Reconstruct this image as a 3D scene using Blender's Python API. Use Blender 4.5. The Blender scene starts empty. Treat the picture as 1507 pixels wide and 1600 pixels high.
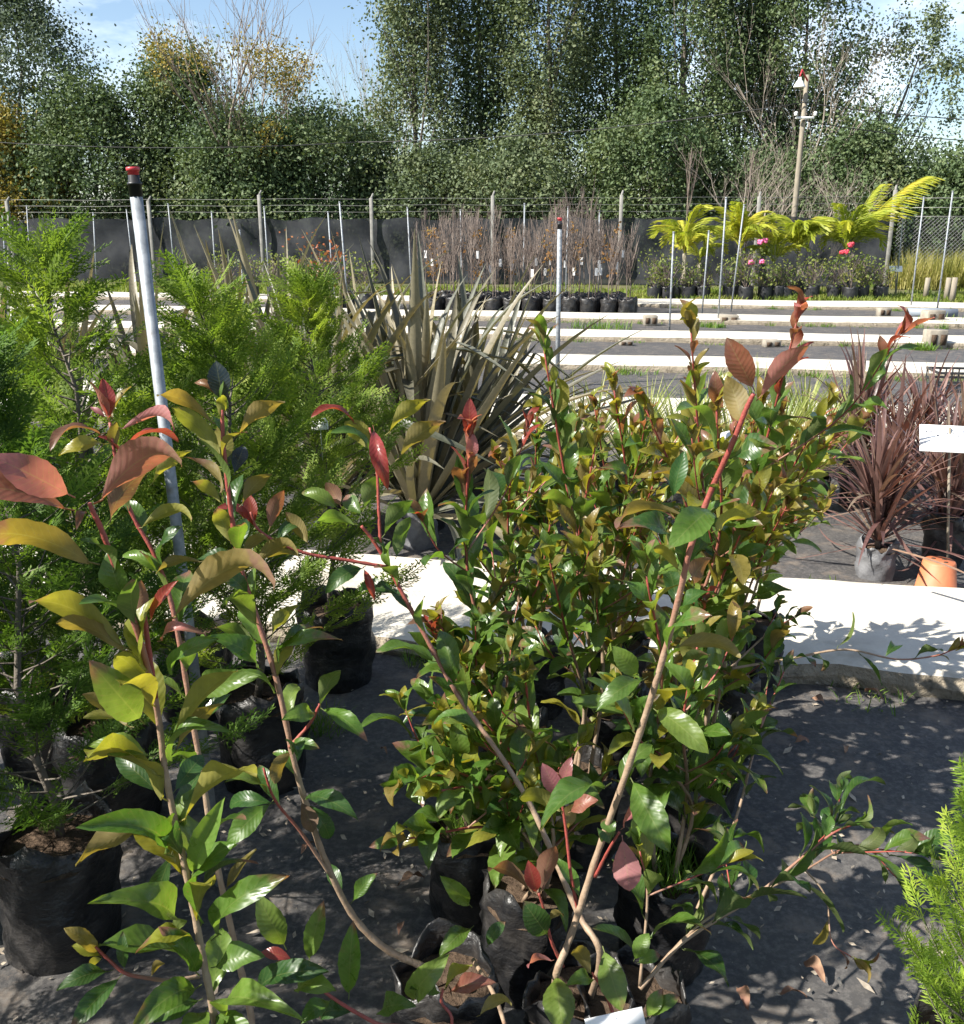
import bpy, math, random
import numpy as np
from mathutils import Vector, Matrix

# ------------------------------------------------------------------ camera, sky, sun, exposure
scene = bpy.context.scene
TH = math.atan(440/1500.0)            # pitch below the horizon
CAMZ = 1.5
cam_d = bpy.data.cameras.new('camera'); cam = bpy.data.objects.new('camera', cam_d)
scene.collection.objects.link(cam); scene.camera = cam
cam.location = (0, 0, CAMZ); cam.rotation_euler = (math.pi/2 - TH, 0, 0)
cam_d.sensor_fit = 'VERTICAL'; cam_d.sensor_height = 24; cam_d.lens = 24*1500/1600.0
cam_d.clip_start = 0.02; cam_d.clip_end = 2000

SUN_EL, SUN_AZ = math.radians(42), math.radians(-112)   # azimuth measured from +Y towards +X (negative: left)
world = bpy.data.worlds.new('World'); scene.world = world; world.use_nodes = True
wn = world.node_tree.nodes; wl = world.node_tree.links
for n in list(wn): wn.remove(n)
wo = wn.new('ShaderNodeOutputWorld'); wb = wn.new('ShaderNodeBackground'); sky = wn.new('ShaderNodeTexSky')
sky.sky_type = 'NISHITA'; sky.sun_disc = False; sky.sun_elevation = SUN_EL; sky.sun_rotation = SUN_AZ
sky.altitude = 20; sky.air_density = 1.0; sky.dust_density = 0.6; sky.ozone_density = 1.5
wb.inputs['Strength'].default_value = 0.078
tc = wn.new('ShaderNodeTexCoord'); mp = wn.new('ShaderNodeMapping'); mp.inputs['Scale'].default_value = (1.2, 1.2, 3.5)
mp.inputs['Location'].default_value = (1.15, 0.4, 0.3)
cn = wn.new('ShaderNodeTexNoise'); cn.inputs['Scale'].default_value = 2.2; cn.inputs['Detail'].default_value = 7; cn.inputs['Roughness'].default_value = 0.58
cr = wn.new('ShaderNodeMapRange'); cr.inputs[1].default_value = 0.54; cr.inputs[2].default_value = 0.80
cm = wn.new('ShaderNodeMix'); cm.data_type = 'RGBA'; cm.inputs['B'].default_value = (11.6, 12.0, 12.5, 1)
wl.new(tc.outputs['Generated'], mp.inputs[0]); wl.new(mp.outputs[0], cn.inputs['Vector']); wl.new(cn.outputs['Fac'], cr.inputs[0])
wl.new(cr.outputs[0], cm.inputs['Factor']); wl.new(sky.outputs[0], cm.inputs['A']); wl.new(cm.outputs['Result'], wb.inputs['Color'])
wl.new(wb.outputs[0], wo.inputs['Surface'])
sd = bpy.data.lights.new('sun', 'SUN'); sun = bpy.data.objects.new('sun', sd); scene.collection.objects.link(sun)
sd.energy = 5.0; sd.angle = math.radians(0.53); sd.color = (1.0, 0.955, 0.87)
sdir = Vector((math.sin(SUN_AZ)*math.cos(SUN_EL), math.cos(SUN_AZ)*math.cos(SUN_EL), math.sin(SUN_EL)))
sun.rotation_euler = sdir.to_track_quat('Z', 'Y').to_euler(); sun.location = sdir*60
scene.view_settings.view_transform = 'Standard'; scene.view_settings.look = 'None'
scene.view_settings.exposure = 1.28; scene.view_settings.gamma = 1.0; scene.view_settings.use_curve_mapping = False

cy = scene.cycles; cy.max_bounces = 5; cy.diffuse_bounces = 3; cy.glossy_bounces = 2; cy.transmission_bounces = 4; cy.transparent_max_bounces = 6
# ------------------------------------------------------------------ helpers
R = random.Random(11); NR = np.random.default_rng(5)
COL = scene.collection
UP = Vector((0, math.sin(TH), math.cos(TH))); FW = Vector((0, math.cos(TH), -math.sin(TH))); RT = Vector((1, 0, 0)); CP = Vector((0, 0, CAMZ))
def ray(px, py): return RT*((px-753.5)/1500.0) + UP*((800-py)/1500.0) + FW
def W(px, py, d): return CP + ray(px, py)*d                       # photo pixel + distance along the view axis
def G(px, py, z=0.0): r = ray(px, py); return CP + r*((z-CAMZ)/r.z)   # pixel on a level plane
def VY(px, py, Y): r = ray(px, py); return CP + r*(Y/r.y)         # pixel on an upright plane
def rnd(a, b): return R.uniform(a, b)

def tag(o, label=None, cat=None, group=None, kind=None):
    if label: o['label'] = label
    if cat: o['category'] = cat
    if group: o['group'] = group
    if kind: o['kind'] = kind
    return o
def empty(name, loc, label=None, cat=None, group=None, rz=0.0):
    o = bpy.data.objects.new(name, None); COL.objects.link(o); o.location = loc; o.rotation_euler = (0, 0, rz)
    o.empty_display_size = 0.05
    return tag(o, label, cat, group)
def link(name, me, parent=None, M=None):
    o = bpy.data.objects.new(name, me); COL.objects.link(o)
    if parent: o.parent = parent
    if M is not None: o.matrix_basis = M
    return o
def copy_tree(o, parent=None):
    c = o.copy(); COL.objects.link(c); c.parent = parent
    for ch in o.children: copy_tree(ch, c)
    return c

class MB:
    def __init__(s): s.v = []; s.f = []
    def add(s, vs, fs):
        k = len(s.v); s.v += [tuple(v) for v in vs]; s.f += [tuple(i+k for i in f) for f in fs]
    def box(s, c, d, rz=0.0, bev=0.0):
        cx, cy, cz = c; x, y, z = d[0]/2, d[1]/2, d[2]/2; b = bev
        ca, sa = math.cos(rz), math.sin(rz); vs = []
        if b <= 0:
            vs = [(i*x, j*y, k*z) for k in (-1, 1) for j in (-1, 1) for i in (-1, 1)]
            fs = [(0, 2, 3, 1), (4, 5, 7, 6), (0, 1, 5, 4), (2, 6, 7, 3), (0, 4, 6, 2), (1, 3, 7, 5)]
        else:
            ring = [(-x+b, -y), (x-b, -y), (x, -y+b), (x, y-b), (x-b, y), (-x+b, y), (-x, y-b), (-x, -y+b)]
            def sh(r): return [(p[0]*(x-b)/x if abs(p[0]) > x-b else p[0], p[1]*(y-b)/y if abs(p[1]) > y-b else p[1]) for p in r]
            rows = [(-z, sh(ring)), (-z+b, ring), (z-b, ring), (z, sh(ring))]
            for zz, r in rows: vs += [(p[0], p[1], zz) for p in r]
            fs = [tuple(range(7, -1, -1)), tuple(range(24, 32))]
            for q in range(3):
                for i in range(8): fs.append((q*8+i, q*8+(i+1) % 8, q*8+8+(i+1) % 8, q*8+8+i))
        s.add([(cx+ca*v[0]-sa*v[1], cy+sa*v[0]+ca*v[1], cz+v[2]) for v in vs], fs)
    def tube(s, pts, rad, n=6, cap=True):
        pts = [Vector(p) for p in pts]
        if not hasattr(rad, '__len__'): rad = [rad]*len(pts)
        vs = []; ref = None
        for i, p in enumerate(pts):
            t = (pts[min(i+1, len(pts)-1)] - pts[max(i-1, 0)])
            t = t.normalized() if t.length > 1e-9 else Vector((0, 0, 1))
            if ref is None: ref = t.orthogonal().normalized()
            ref = (ref - t*ref.dot(t)); ref = ref.normalized() if ref.length > 1e-6 else t.orthogonal().normalized()
            b = t.cross(ref)
            for k in range(n):
                a = 2*math.pi*k/n; vs.append(p + (ref*math.cos(a)+b*math.sin(a))*rad[i])
        fs = [(i*n+k, i*n+(k+1) % n, (i+1)*n+(k+1) % n, (i+1)*n+k) for i in range(len(pts)-1) for k in range(n)]
        if cap and n > 2: fs += [tuple(range(n-1, -1, -1)), tuple(range((len(pts)-1)*n, len(pts)*n))]
        s.add(vs, fs)
    def lathe(s, prof, n=16, c=(0, 0, 0), cap=False):
        vs = [(c[0]+r*math.cos(2*math.pi*k/n), c[1]+r*math.sin(2*math.pi*k/n), c[2]+z) for r, z in prof for k in range(n)]
        fs = [(i*n+k, i*n+(k+1) % n, (i+1)*n+(k+1) % n, (i+1)*n+k) for i in range(len(prof)-1) for k in range(n)]
        if cap: fs += [tuple(range(n-1, -1, -1)), tuple(range((len(prof)-1)*n, len(prof)*n))]
        s.add(vs, fs)
    def mesh(s, name, mat, smooth=True):
        me = bpy.data.meshes.new(name); me.from_pydata(s.v, [], s.f)
        if smooth: me.polygons.foreach_set('use_smooth', [True]*len(me.polygons))
        me.materials.append(mat); me.update(); return me
    def build(s, name, mat, parent=None, smooth=True, M=None): return link(name, s.mesh(name, mat, smooth), parent, M)

def np_mesh(name, V, F, mat, smooth=False):
    V = np.asarray(V, np.float32); F = np.asarray(F, np.int32); k = F.shape[1]
    me = bpy.data.meshes.new(name)
    me.vertices.add(len(V)); me.vertices.foreach_set('co', V.ravel())
    me.loops.add(F.size); me.loops.foreach_set('vertex_index', F.ravel())
    me.polygons.add(len(F)); me.polygons.foreach_set('loop_start', np.arange(0, F.size, k, dtype=np.int32))
    if smooth: me.polygons.foreach_set('use_smooth', np.ones(len(F), bool))
    me.materials.append(mat); me.update(calc_edges=True); return me
def unit(a): return a/np.maximum(np.linalg.norm(a, axis=-1, keepdims=True), 1e-9)
def rhombs(C, A, B, bend=None):
    """leaf-shaped quads: centre C, half-length A, half-width B"""
    n = len(C); V = np.empty((n, 4, 3)); V[:, 0] = C-A; V[:, 1] = C+B-A*0.1; V[:, 2] = C+A; V[:, 3] = C-B-A*0.1
    return V.reshape(-1, 3), np.arange(4*n).reshape(n, 4)

# ------------------------------------------------------------------ materials
def nodes(name):
    m = bpy.data.materials.new(name); m.use_nodes = True; nt = m.node_tree
    return m, nt, nt.nodes['Principled BSDF'], nt.nodes['Material Output']
def add(nt, t, **kw):
    n = nt.nodes.new(t)
    for k, v in kw.items():
        if k.startswith('i_'):
            n.inputs[int(k[2:]) if k[2:].isdigit() else k[2:]].default_value = v
        else: setattr(n, k, v)
    return n
def mixc(nt, f, a, b, blend='MIX'):
    m = add(nt, 'ShaderNodeMix', data_type='RGBA', blend_type=blend)
    for s, v in (('Factor', f), ('A', a), ('B', b)):
        if isinstance(v, bpy.types.NodeSocket): nt.links.new(v, m.inputs[s])
        elif s == 'Factor': m.inputs[s].default_value = v
        else: m.inputs[s].default_value = (*v[:3], 1)
    return m.outputs['Result']
def noise(nt, scale, detail=4, rough=0.55, vec=None):
    n = add(nt, 'ShaderNodeTexNoise'); n.inputs['Scale'].default_value = scale; n.inputs['Detail'].default_value = detail; n.inputs['Roughness'].default_value = rough
    if vec is None: vec = add(nt, 'ShaderNodeNewGeometry').outputs['Position']
    nt.links.new(vec, n.inputs['Vector']); return n.outputs['Fac']
def ramp(nt, fac, lo, hi):
    r = add(nt, 'ShaderNodeMapRange'); r.inputs[1].default_value = lo; r.inputs[2].default_value = hi; nt.links.new(fac, r.inputs[0]); return r.outputs[0]
def surf(name, a, b, scale=8, lo=0.35, hi=0.65, rough=0.7, bump=0.0, bscale=40, bdist=0.01, spec=0.5, metal=0.0, c=None, cscale=2, clo=0.55, chi=0.7, stretch=None):
    m, nt, p, out = nodes(name)
    vec = None
    if stretch:
        mpn = add(nt, 'ShaderNodeMapping'); mpn.inputs['Scale'].default_value = stretch
        nt.links.new(add(nt, 'ShaderNodeNewGeometry').outputs['Position'], mpn.inputs[0]); vec = mpn.outputs[0]
    col = mixc(nt, ramp(nt, noise(nt, scale, 6, 0.6, vec), lo, hi), a, b)
    if c: col = mixc(nt, ramp(nt, noise(nt, cscale, 5, 0.6), clo, chi), col, c)
    nt.links.new(col, p.inputs['Base Color']); p.inputs['Roughness'].default_value = rough
    p.inputs['Specular IOR Level'].default_value = spec; p.inputs['Metallic'].default_value = metal
    if bump:
        bn = add(nt, 'ShaderNodeBump'); bn.inputs['Strength'].default_value = bump; bn.inputs['Distance'].default_value = bdist
        nt.links.new(noise(nt, bscale, 5, 0.6, vec), bn.inputs['Height']); nt.links.new(bn.outputs[0], p.inputs['Normal'])
    return m

def leaf_mat(name, rough=0.25, trans=0.40, under=(0.26, 0.205, 0.11), under_f=0.20, veins=True, spots=True, tint_t=(1.0, 1.0, 0.75)):
    """two-sided leaf: colour from the object's own colour, paler matt underside, light coming through"""
    m, nt, p, out = nodes(name); L = nt.links
    oi = add(nt, 'ShaderNodeObjectInfo'); geo = add(nt, 'ShaderNodeNewGeometry')
    uv = add(nt, 'ShaderNodeUVMap'); sep = add(nt, 'ShaderNodeSeparateXYZ'); L.new(uv.outputs[0], sep.inputs[0])
    base = oi.outputs['Color']
    nz = noise(nt, 55, 2, 0.6); dark = mixc(nt, 1.0, base, (0.62, 0.66, 0.62), 'MULTIPLY'); base = mixc(nt, ramp(nt, nz, 0.25, 0.75), dark, base)
    if spots:   # purple-brown weathering near some leaf tips
        rr = add(nt, 'ShaderNodeMath', operation='MULTIPLY_ADD', i_1=0.75, i_2=-0.50); L.new(oi.outputs['Random'], rr.inputs[0])
        s = add(nt, 'ShaderNodeMath', operation='ADD'); L.new(rr.outputs[0], s.inputs[0])
        vn = add(nt, 'ShaderNodeMath', operation='MULTIPLY_ADD', i_1=0.7); L.new(noise(nt, 38, 2, 0.65), vn.inputs[0]); L.new(sep.outputs['Y'], vn.inputs[2])
        L.new(vn.outputs[0], s.inputs[1])
        base = mixc(nt, ramp(nt, s.outputs[0], 1.28, 1.46), base, (0.17, 0.085, 0.06))
    hgt = None
    if veins:
        au = add(nt, 'ShaderNodeMath', operation='SUBTRACT', i_1=0.5); L.new(sep.outputs['X'], au.inputs[0])
        ab = add(nt, 'ShaderNodeMath', operation='ABSOLUTE'); L.new(au.outputs[0], ab.inputs[0])
        mid = add(nt, 'ShaderNodeMapRange', i_1=0.0, i_2=0.035, i_3=1.0, i_4=0.0); L.new(ab.outputs[0], mid.inputs[0])
        sv = add(nt, 'ShaderNodeMath', operation='MULTIPLY_ADD', i_1=-0.35); L.new(ab.outputs[0], sv.inputs[0]); L.new(sep.outputs['Y'], sv.inputs[2])
        fr = add(nt, 'ShaderNodeMath', operation='MULTIPLY', i_1=70.0); L.new(sv.outputs[0], fr.inputs[0])
        sn = add(nt, 'ShaderNodeMath', operation='SINE'); L.new(fr.outputs[0], sn.inputs[0])
        vm = add(nt, 'ShaderNodeMapRange', i_1=0.75, i_2=1.0, i_3=0.0, i_4=0.22); L.new(sn.outputs[0], vm.inputs[0])
        mx = add(nt, 'ShaderNodeMath', operation='MAXIMUM'); mm = add(nt, 'ShaderNodeMath', operation='MULTIPLY', i_1=0.6); L.new(mid.outputs[0], mm.inputs[0])
        L.new(mm.outputs[0], mx.inputs[0]); L.new(vm.outputs[0], mx.inputs[1])
        lite = mixc(nt, 0.35, base, (0.30, 0.30, 0.12)); base = mixc(nt, mx.outputs[0], base, lite); hgt = sn.outputs[0]
    und = mixc(nt, under_f, base, under)
    col = mixc(nt, geo.outputs['Backfacing'], base, und)
    L.new(col, p.inputs['Base Color'])
    rv = add(nt, 'ShaderNodeMapRange', i_1=.3, i_2=.7, i_3=rough-.04, i_4=rough+.24); L.new(nz, rv.inputs[0]); rg = add(nt, 'ShaderNodeMix', data_type='FLOAT'); L.new(geo.outputs['Backfacing'], rg.inputs[0]); L.new(rv.outputs[0], rg.inputs[2]); rg.inputs[3].default_value = .6; L.new(rg.outputs[0], p.inputs['Roughness'])
    fine = ramp(nt, noise(nt, 420, 1), .66, .74); base = mixc(nt, fine, base, (.14, .11, .06))
    p.inputs['Specular IOR Level'].default_value = 0.5
    if hgt:
        ad = add(nt, 'ShaderNodeMath', operation='MULTIPLY_ADD', i_1=9.0); L.new(noise(nt, 70, 1), ad.inputs[0]); L.new(hgt, ad.inputs[2])
        bn = add(nt, 'ShaderNodeBump'); bn.inputs['Strength'].default_value = 0.10; bn.inputs['Distance'].default_value = 0.0015
        L.new(ad.outputs[0], bn.inputs['Height']); L.new(bn.outputs[0], p.inputs['Normal'])
    tr = add(nt, 'ShaderNodeBsdfTranslucent'); tcol = mixc(nt, 1.0, base, (2.3*tint_t[0], 2.1*tint_t[1], 1.3*tint_t[2]), 'MULTIPLY'); L.new(tcol, tr.inputs[0])
    ms = add(nt, 'ShaderNodeMixShader', i_0=trans); L.new(p.outputs[0], ms.inputs[1]); L.new(tr.outputs[0], ms.inputs[2]); L.new(ms.outputs[0], out.inputs['Surface'])
    return m
def foliage_mat(name, cols, rough=0.5, trans=0.25, big=0.6, objcol=False):
    """joined small leaves: colour varies leaf by leaf (mesh island) and in broad patches"""
    m, nt, p, out = nodes(name); L = nt.links
    geo = add(nt, 'ShaderNodeNewGeometry')
    cr = add(nt, 'ShaderNodeValToRGB'); e = cr.color_ramp.elements
    for i, c in enumerate(cols):
        if i < 2: el = e[i]
        else: el = e.new(0)
        el.position = i/(len(cols)-1) if len(cols) > 1 else 0
    for i, c in enumerate(cols): e[i].position = i/(len(cols)-1)
    for i, c in enumerate(cols): e[i].color = (*c, 1)
    ad = add(nt, 'ShaderNodeMath', operation='MULTIPLY_ADD', i_1=0.38); L.new(geo.outputs['Random Per Island'], ad.inputs[0])
    n2 = add(nt, 'ShaderNodeMath', operation='MULTIPLY_ADD', i_1=1.6, i_2=-0.49); L.new(noise(nt, big, 2), n2.inputs[0]); L.new(n2.outputs[0], ad.inputs[2])
    L.new(ad.outputs[0], cr.inputs[0]); col = cr.outputs[0]
    if objcol: col = mixc(nt, 1.0, col, add(nt, 'ShaderNodeObjectInfo').outputs['Color'], 'MULTIPLY')
    L.new(col, p.inputs['Base Color']); p.inputs['Roughness'].default_value = rough; p.inputs['Specular IOR Level'].default_value = 0.22
    tr = add(nt, 'ShaderNodeBsdfTranslucent'); L.new(mixc(nt, 1.0, col, (1.8, 1.9, 0.9), 'MULTIPLY'), tr.inputs[0])
    ms = add(nt, 'ShaderNodeMixShader', i_0=trans); L.new(p.outputs[0], ms.inputs[1]); L.new(tr.outputs[0], ms.inputs[2]); L.new(ms.outputs[0], out.inputs['Surface'])
    return m

M_concrete = surf('concrete', (0.60, 0.56, 0.48), (0.45, 0.41, 0.345), 5, 0.3, 0.75, 0.9, 0.5, 60, 0.006, 0.2, c=(0.27, 0.235, 0.18), cscale=2.6, clo=0.56, chi=0.74)
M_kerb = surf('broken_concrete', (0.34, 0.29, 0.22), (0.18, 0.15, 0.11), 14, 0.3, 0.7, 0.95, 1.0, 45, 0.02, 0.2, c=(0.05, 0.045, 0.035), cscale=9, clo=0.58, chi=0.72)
M_soil = surf('soil', (0.055, 0.036, 0.024), (0.11, 0.075, 0.05), 45, 0.3, 0.7, 0.95, 1.0, 90, 0.01, 0.2)
M_ground = surf('ground_earth', (0.075, 0.095, 0.03), (0.13, 0.11, 0.06), 0.9, 0.35, 0.7, 0.95, 0.8, 20, 0.03, 0.2)
M_bark = surf('bark', (0.10, 0.085, 0.07), (0.19, 0.165, 0.14), 9, 0.3, 0.7, 0.9, 0.6, 30, 0.02, 0.2)
M_barkpale = surf('pale_twig', (0.33, 0.28, 0.23), (0.22, 0.19, 0.16), 6, 0.3, 0.7, 0.9, 0, spec=0.2)
M_twigred = surf('red_twig', (0.09, 0.065, 0.055), (0.24, 0.195, 0.165), 3, 0.3, 0.7, 0.8, 0, spec=0.3)
M_galv = surf('galvanised_steel', (0.34, 0.36, 0.38), (0.17, 0.19, 0.21), 34, 0.35, 0.65, 0.6, 0.15, 60, 0.002, 0.5, 0.35, c=(0.17, 0.14, 0.11), cscale=14, clo=0.58, chi=0.72)
M_pipewhite = surf('weathered_white_pipe', (0.62, 0.62, 0.60), (0.5, 0.5, 0.48), 6, rough=0.5)
M_black = surf('black_plastic', (0.012, 0.012, 0.014), (0.03, 0.03, 0.032), 12, rough=0.45)
M_red = surf('red_plastic', (0.55, 0.05, 0.06), (0.42, 0.035, 0.045), 40, rough=0.4)
M_white = surf('white_card', (0.80, 0.80, 0.79), (0.72, 0.72, 0.70), 20, rough=0.6)
M_ink = surf('faded_ink', (0.12, 0.12, 0.16), (0.3, 0.3, 0.34), 60, rough=0.7)
M_terra = surf('terracotta_plastic', (0.50, 0.17, 0.075), (0.42, 0.13, 0.055), 14, rough=0.6, bump=0.2, bscale=30, bdist=0.003)
M_wood = surf('weathered_wood', (0.30, 0.26, 0.20), (0.19, 0.165, 0.13), 5, 0.3, 0.7, 0.85, 0.5, 20, 0.01, 0.2, stretch=(6, 6, 0.8))
M_post = surf('concrete_post', (0.25, 0.24, 0.22), (0.16, 0.155, 0.14), 6, rough=0.9, bump=0.3)
M_block = surf('concrete_block', (0.30, 0.265, 0.21), (0.20, 0.175, 0.14), 12, rough=0.95, bump=0.5, bscale=60, bdist=0.005)
M_greypvc = surf('grey_pvc', (0.22, 0.25, 0.28), (0.17, 0.19, 0.22), 6, rough=0.45)
M_wire = surf('wire', (0.30, 0.30, 0.29), (0.2, 0.2, 0.2), 6, rough=0.5, metal=0.5)
M_cable = surf('cable', (0.02, 0.02, 0.02), (0.03, 0.03, 0.03), 6, rough=0.6)
M_dead = surf('dead_leaf', (0.16, 0.075, 0.05), (0.28, 0.17, 0.10), 30, rough=0.8)
M_chaff = surf('pale_chips', (0.42, 0.36, 0.28), (0.25, 0.2, 0.15), 60, rough=0.9)
M_pink = surf('pink_petals', (0.75, 0.06, 0.22), (0.85, 0.22, 0.38), 30, rough=0.6)
M_crimson = surf('crimson_petals', (0.45, 0.02, 0.05), (0.6, 0.06, 0.08), 30, rough=0.6)

def weed_mat_material():
    m, nt, p, out = nodes('woven_weed_mat'); L = nt.links
    geo = add(nt, 'ShaderNodeNewGeometry'); pos = geo.outputs['Position']
    col = mixc(nt, ramp(nt, noise(nt, 2.3, 6, 0.65), 0.35, 0.7), (0.045, 0.045, 0.049), (0.105, 0.096, 0.088))
    col = mixc(nt, ramp(nt, noise(nt, 7, 6, 0.7), 0.52, 0.75), col, (0.27, 0.215, 0.165))
    col = mixc(nt, ramp(nt, noise(nt, 60, 4, 0.7), 0.45, 0.8), col, (0.20, 0.185, 0.17))
    L.new(col, p.inputs['Base Color']); p.inputs['Roughness'].default_value = 0.62; p.inputs['Specular IOR Level'].default_value = 0.45
    w = add(nt, 'ShaderNodeTexWave', wave_type='BANDS', bands_direction='X'); w.inputs['Scale'].default_value = 150; w.inputs['Distortion'].default_value = 2.0
    L.new(pos, w.inputs['Vector'])
    ad = add(nt, 'ShaderNodeMath', operation='MULTIPLY_ADD', i_1=9.0); L.new(noise(nt, 9, 5, 0.6), ad.inputs[0]); L.new(w.outputs['Fac'], ad.inputs[2])
    bn = add(nt, 'ShaderNodeBump'); bn.inputs['Strength'].default_value = 0.6; bn.inputs['Distance'].default_value = 0.006
    L.new(ad.outputs[0], bn.inputs['Height']); L.new(bn.outputs[0], p.inputs['Normal']); return m
M_mat = weed_mat_material()
def bag_material():
    m, nt, p, out = nodes('black_grow_bag'); L = nt.links
    oi = add(nt, 'ShaderNodeObjectInfo')
    col = mixc(nt, ramp(nt, noise(nt, 14, 6, 0.65), 0.42, 0.72), (0.009, 0.009, 0.010), (0.045, 0.041, 0.038))
    L.new(col, p.inputs['Base Color']); p.inputs['Roughness'].default_value = 0.42
    mpn = add(nt, 'ShaderNodeMapping'); mpn.inputs['Scale'].default_value = (1, 1, 1.5); L.new(add(nt, 'ShaderNodeNewGeometry').outputs['Position'], mpn.inputs[0])
    bn = add(nt, 'ShaderNodeBump'); bn.inputs['Strength'].default_value = 0.6; bn.inputs['Distance'].default_value = 0.014
    L.new(noise(nt, 22, 4, 0.6, mpn.outputs[0]), bn.inputs['Height']); L.new(bn.outputs[0], p.inputs['Normal']); return m
M_bag = bag_material()
M_bagpale = surf('sunlit_grow_bag', (0.16, 0.16, 0.165), (0.07, 0.07, 0.075), 14, 0.35, 0.7, 0.45, 0.6, 30, 0.01)  # paler copy of the black bag, sunlight put into its colour
def shade_cloth_material():
    m, nt, p, out = nodes('shade_cloth'); L = nt.links
    col = mixc(nt, ramp(nt, noise(nt, 1.6, 5, 0.65), 0.35, 0.7), (0.015, 0.018, 0.026), (0.055, 0.058, 0.064))
    L.new(col, p.inputs['Base Color']); p.inputs['Roughness'].default_value = 0.75
    tr = add(nt, 'ShaderNodeBsdfTranslucent', i_0=(0.05, 0.055, 0.065, 1)); tp = add(nt, 'ShaderNodeBsdfTransparent')
    a = add(nt, 'ShaderNodeMixShader', i_0=0.35); L.new(p.outputs[0], a.inputs[1]); L.new(tr.outputs[0], a.inputs[2])
    b = add(nt, 'ShaderNodeMixShader', i_0=0.12); L.new(a.outputs[0], b.inputs[1]); L.new(tp.outputs[0], b.inputs[2]); L.new(b.outputs[0], out.inputs['Surface'])
    return m
M_shade = shade_cloth_material()
def stem_material():
    m, nt, p, out = nodes('photinia_stem'); L = nt.links
    col = mixc(nt, ramp(nt, noise(nt, 60, 4), 0.3, 0.7), (0.23, 0.155, 0.10), (0.33, 0.24, 0.165))
    red = mixc(nt, ramp(nt, noise(nt, 60, 4), 0.3, 0.7), (0.30, 0.055, 0.045), (0.22, 0.05, 0.035))
    uv = add(nt, 'ShaderNodeUVMap'); sep = add(nt, 'ShaderNodeSeparateXYZ'); L.new(uv.outputs[0], sep.inputs[0])
    L.new(mixc(nt, ramp(nt, sep.outputs['Y'], 0.42, 0.75), col, red), p.inputs['Base Color']); p.inputs['Roughness'].default_value = 0.55
    bn = add(nt, 'ShaderNodeBump'); bn.inputs['Strength'].default_value = 0.5; bn.inputs['Distance'].default_value = 0.002
    L.new(noise(nt, 220, 3), bn.inputs['Height']); L.new(bn.outputs[0], p.inputs['Normal']); return m
M_stem = stem_material()
M_leaf = leaf_mat('photinia_leaf')
M_strap = leaf_mat('flax_leaf', 0.42, 0.12, (0.30, 0.27, 0.17), 0.35, veins=False, spots=False, tint_t=(1, .95, .5))
M_cord = leaf_mat('cordyline_leaf', 0.4, 0.18, (0.26, 0.15, 0.12), 0.3, veins=False, spots=False, tint_t=(1, .6, .5))

# ------------------------------------------------------------------ setting: ground, beds of weed mat, concrete paths
ROT = math.radians(-10.5); U = Vector((math.cos(ROT), math.sin(ROT), 0)); N = Vector((-math.sin(ROT), math.cos(ROT), 0))
def UN(u, n, z=0): p = U*u + N*n; return Vector((p.x, p.y, z))
def ndist(px, py, z=0): return G(px, py, z).dot(N)
PZ = 0.085
paths = [(ndist(1000, 1022, PZ), ndist(1000, 900, PZ)), (ndist(1250, 688, PZ), ndist(1250, 627, PZ)), (ndist(1150, 574, PZ), ndist(1150, 559, PZ)),
         (ndist(1150, 529, PZ), ndist(1150, 518, PZ)), (ndist(1150, 500, PZ), ndist(1150, 491, PZ)), (ndist(1150, 476, PZ), ndist(1150, 468, PZ))]
# far walkways are shallow strips seen edge-on; keep them of a believable width
paths = [(a, max(b, a+0.9)) for a, b in paths]
g = MB(); g.add([(-600, -30, -0.02), (600, -30, -0.02), (600, 900, -0.02), (-600, 900, -0.02)], [(0, 1, 2, 3)])
tag(g.build('ground', M_ground), kind='structure')

def path_slab(i, a, b):
    m = MB(); u0, u1 = -16.0, 17.0; near = i == 0; nu = 330 if near else 60
    us = np.linspace(u0, u1, nu); rows = []
    for u in us:
        j = (0.02*math.sin(u*3.1)+0.012*math.sin(u*11.3)+rnd(-.016, .016)) if near else rnd(-.015, .015)
        zz = PZ + 0.006*math.sin(u*1.7) + rnd(-.002, .002)
        rows.append([UN(u, a+j+(rnd(0, .02) if near else 0), -0.01), UN(u, a+j*1.2-(rnd(0, .014) if near else 0), zz-0.045), UN(u, a+j+0.012, zz-0.008), UN(u, a+j+0.05, zz), UN(u, (a+b)/2, zz+0.004), UN(u, b-0.03+rnd(-.01, .01), zz), UN(u, b, zz-0.02), UN(u, b, -0.01)])
    k = len(rows[0]); vs = [p for r in rows for p in r]
    fs = [(x*k+y, (x+1)*k+y, (x+1)*k+y+1, x*k+y+1) for x in range(len(rows)-1) for y in range(k-1)]
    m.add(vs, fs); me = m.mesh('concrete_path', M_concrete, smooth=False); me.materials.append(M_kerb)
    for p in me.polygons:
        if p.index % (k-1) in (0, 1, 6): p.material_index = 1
    return tag(link('concrete_path', me), kind='structure')
for i, (a, b) in enumerate(paths): path_slab(i, a, b)
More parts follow.
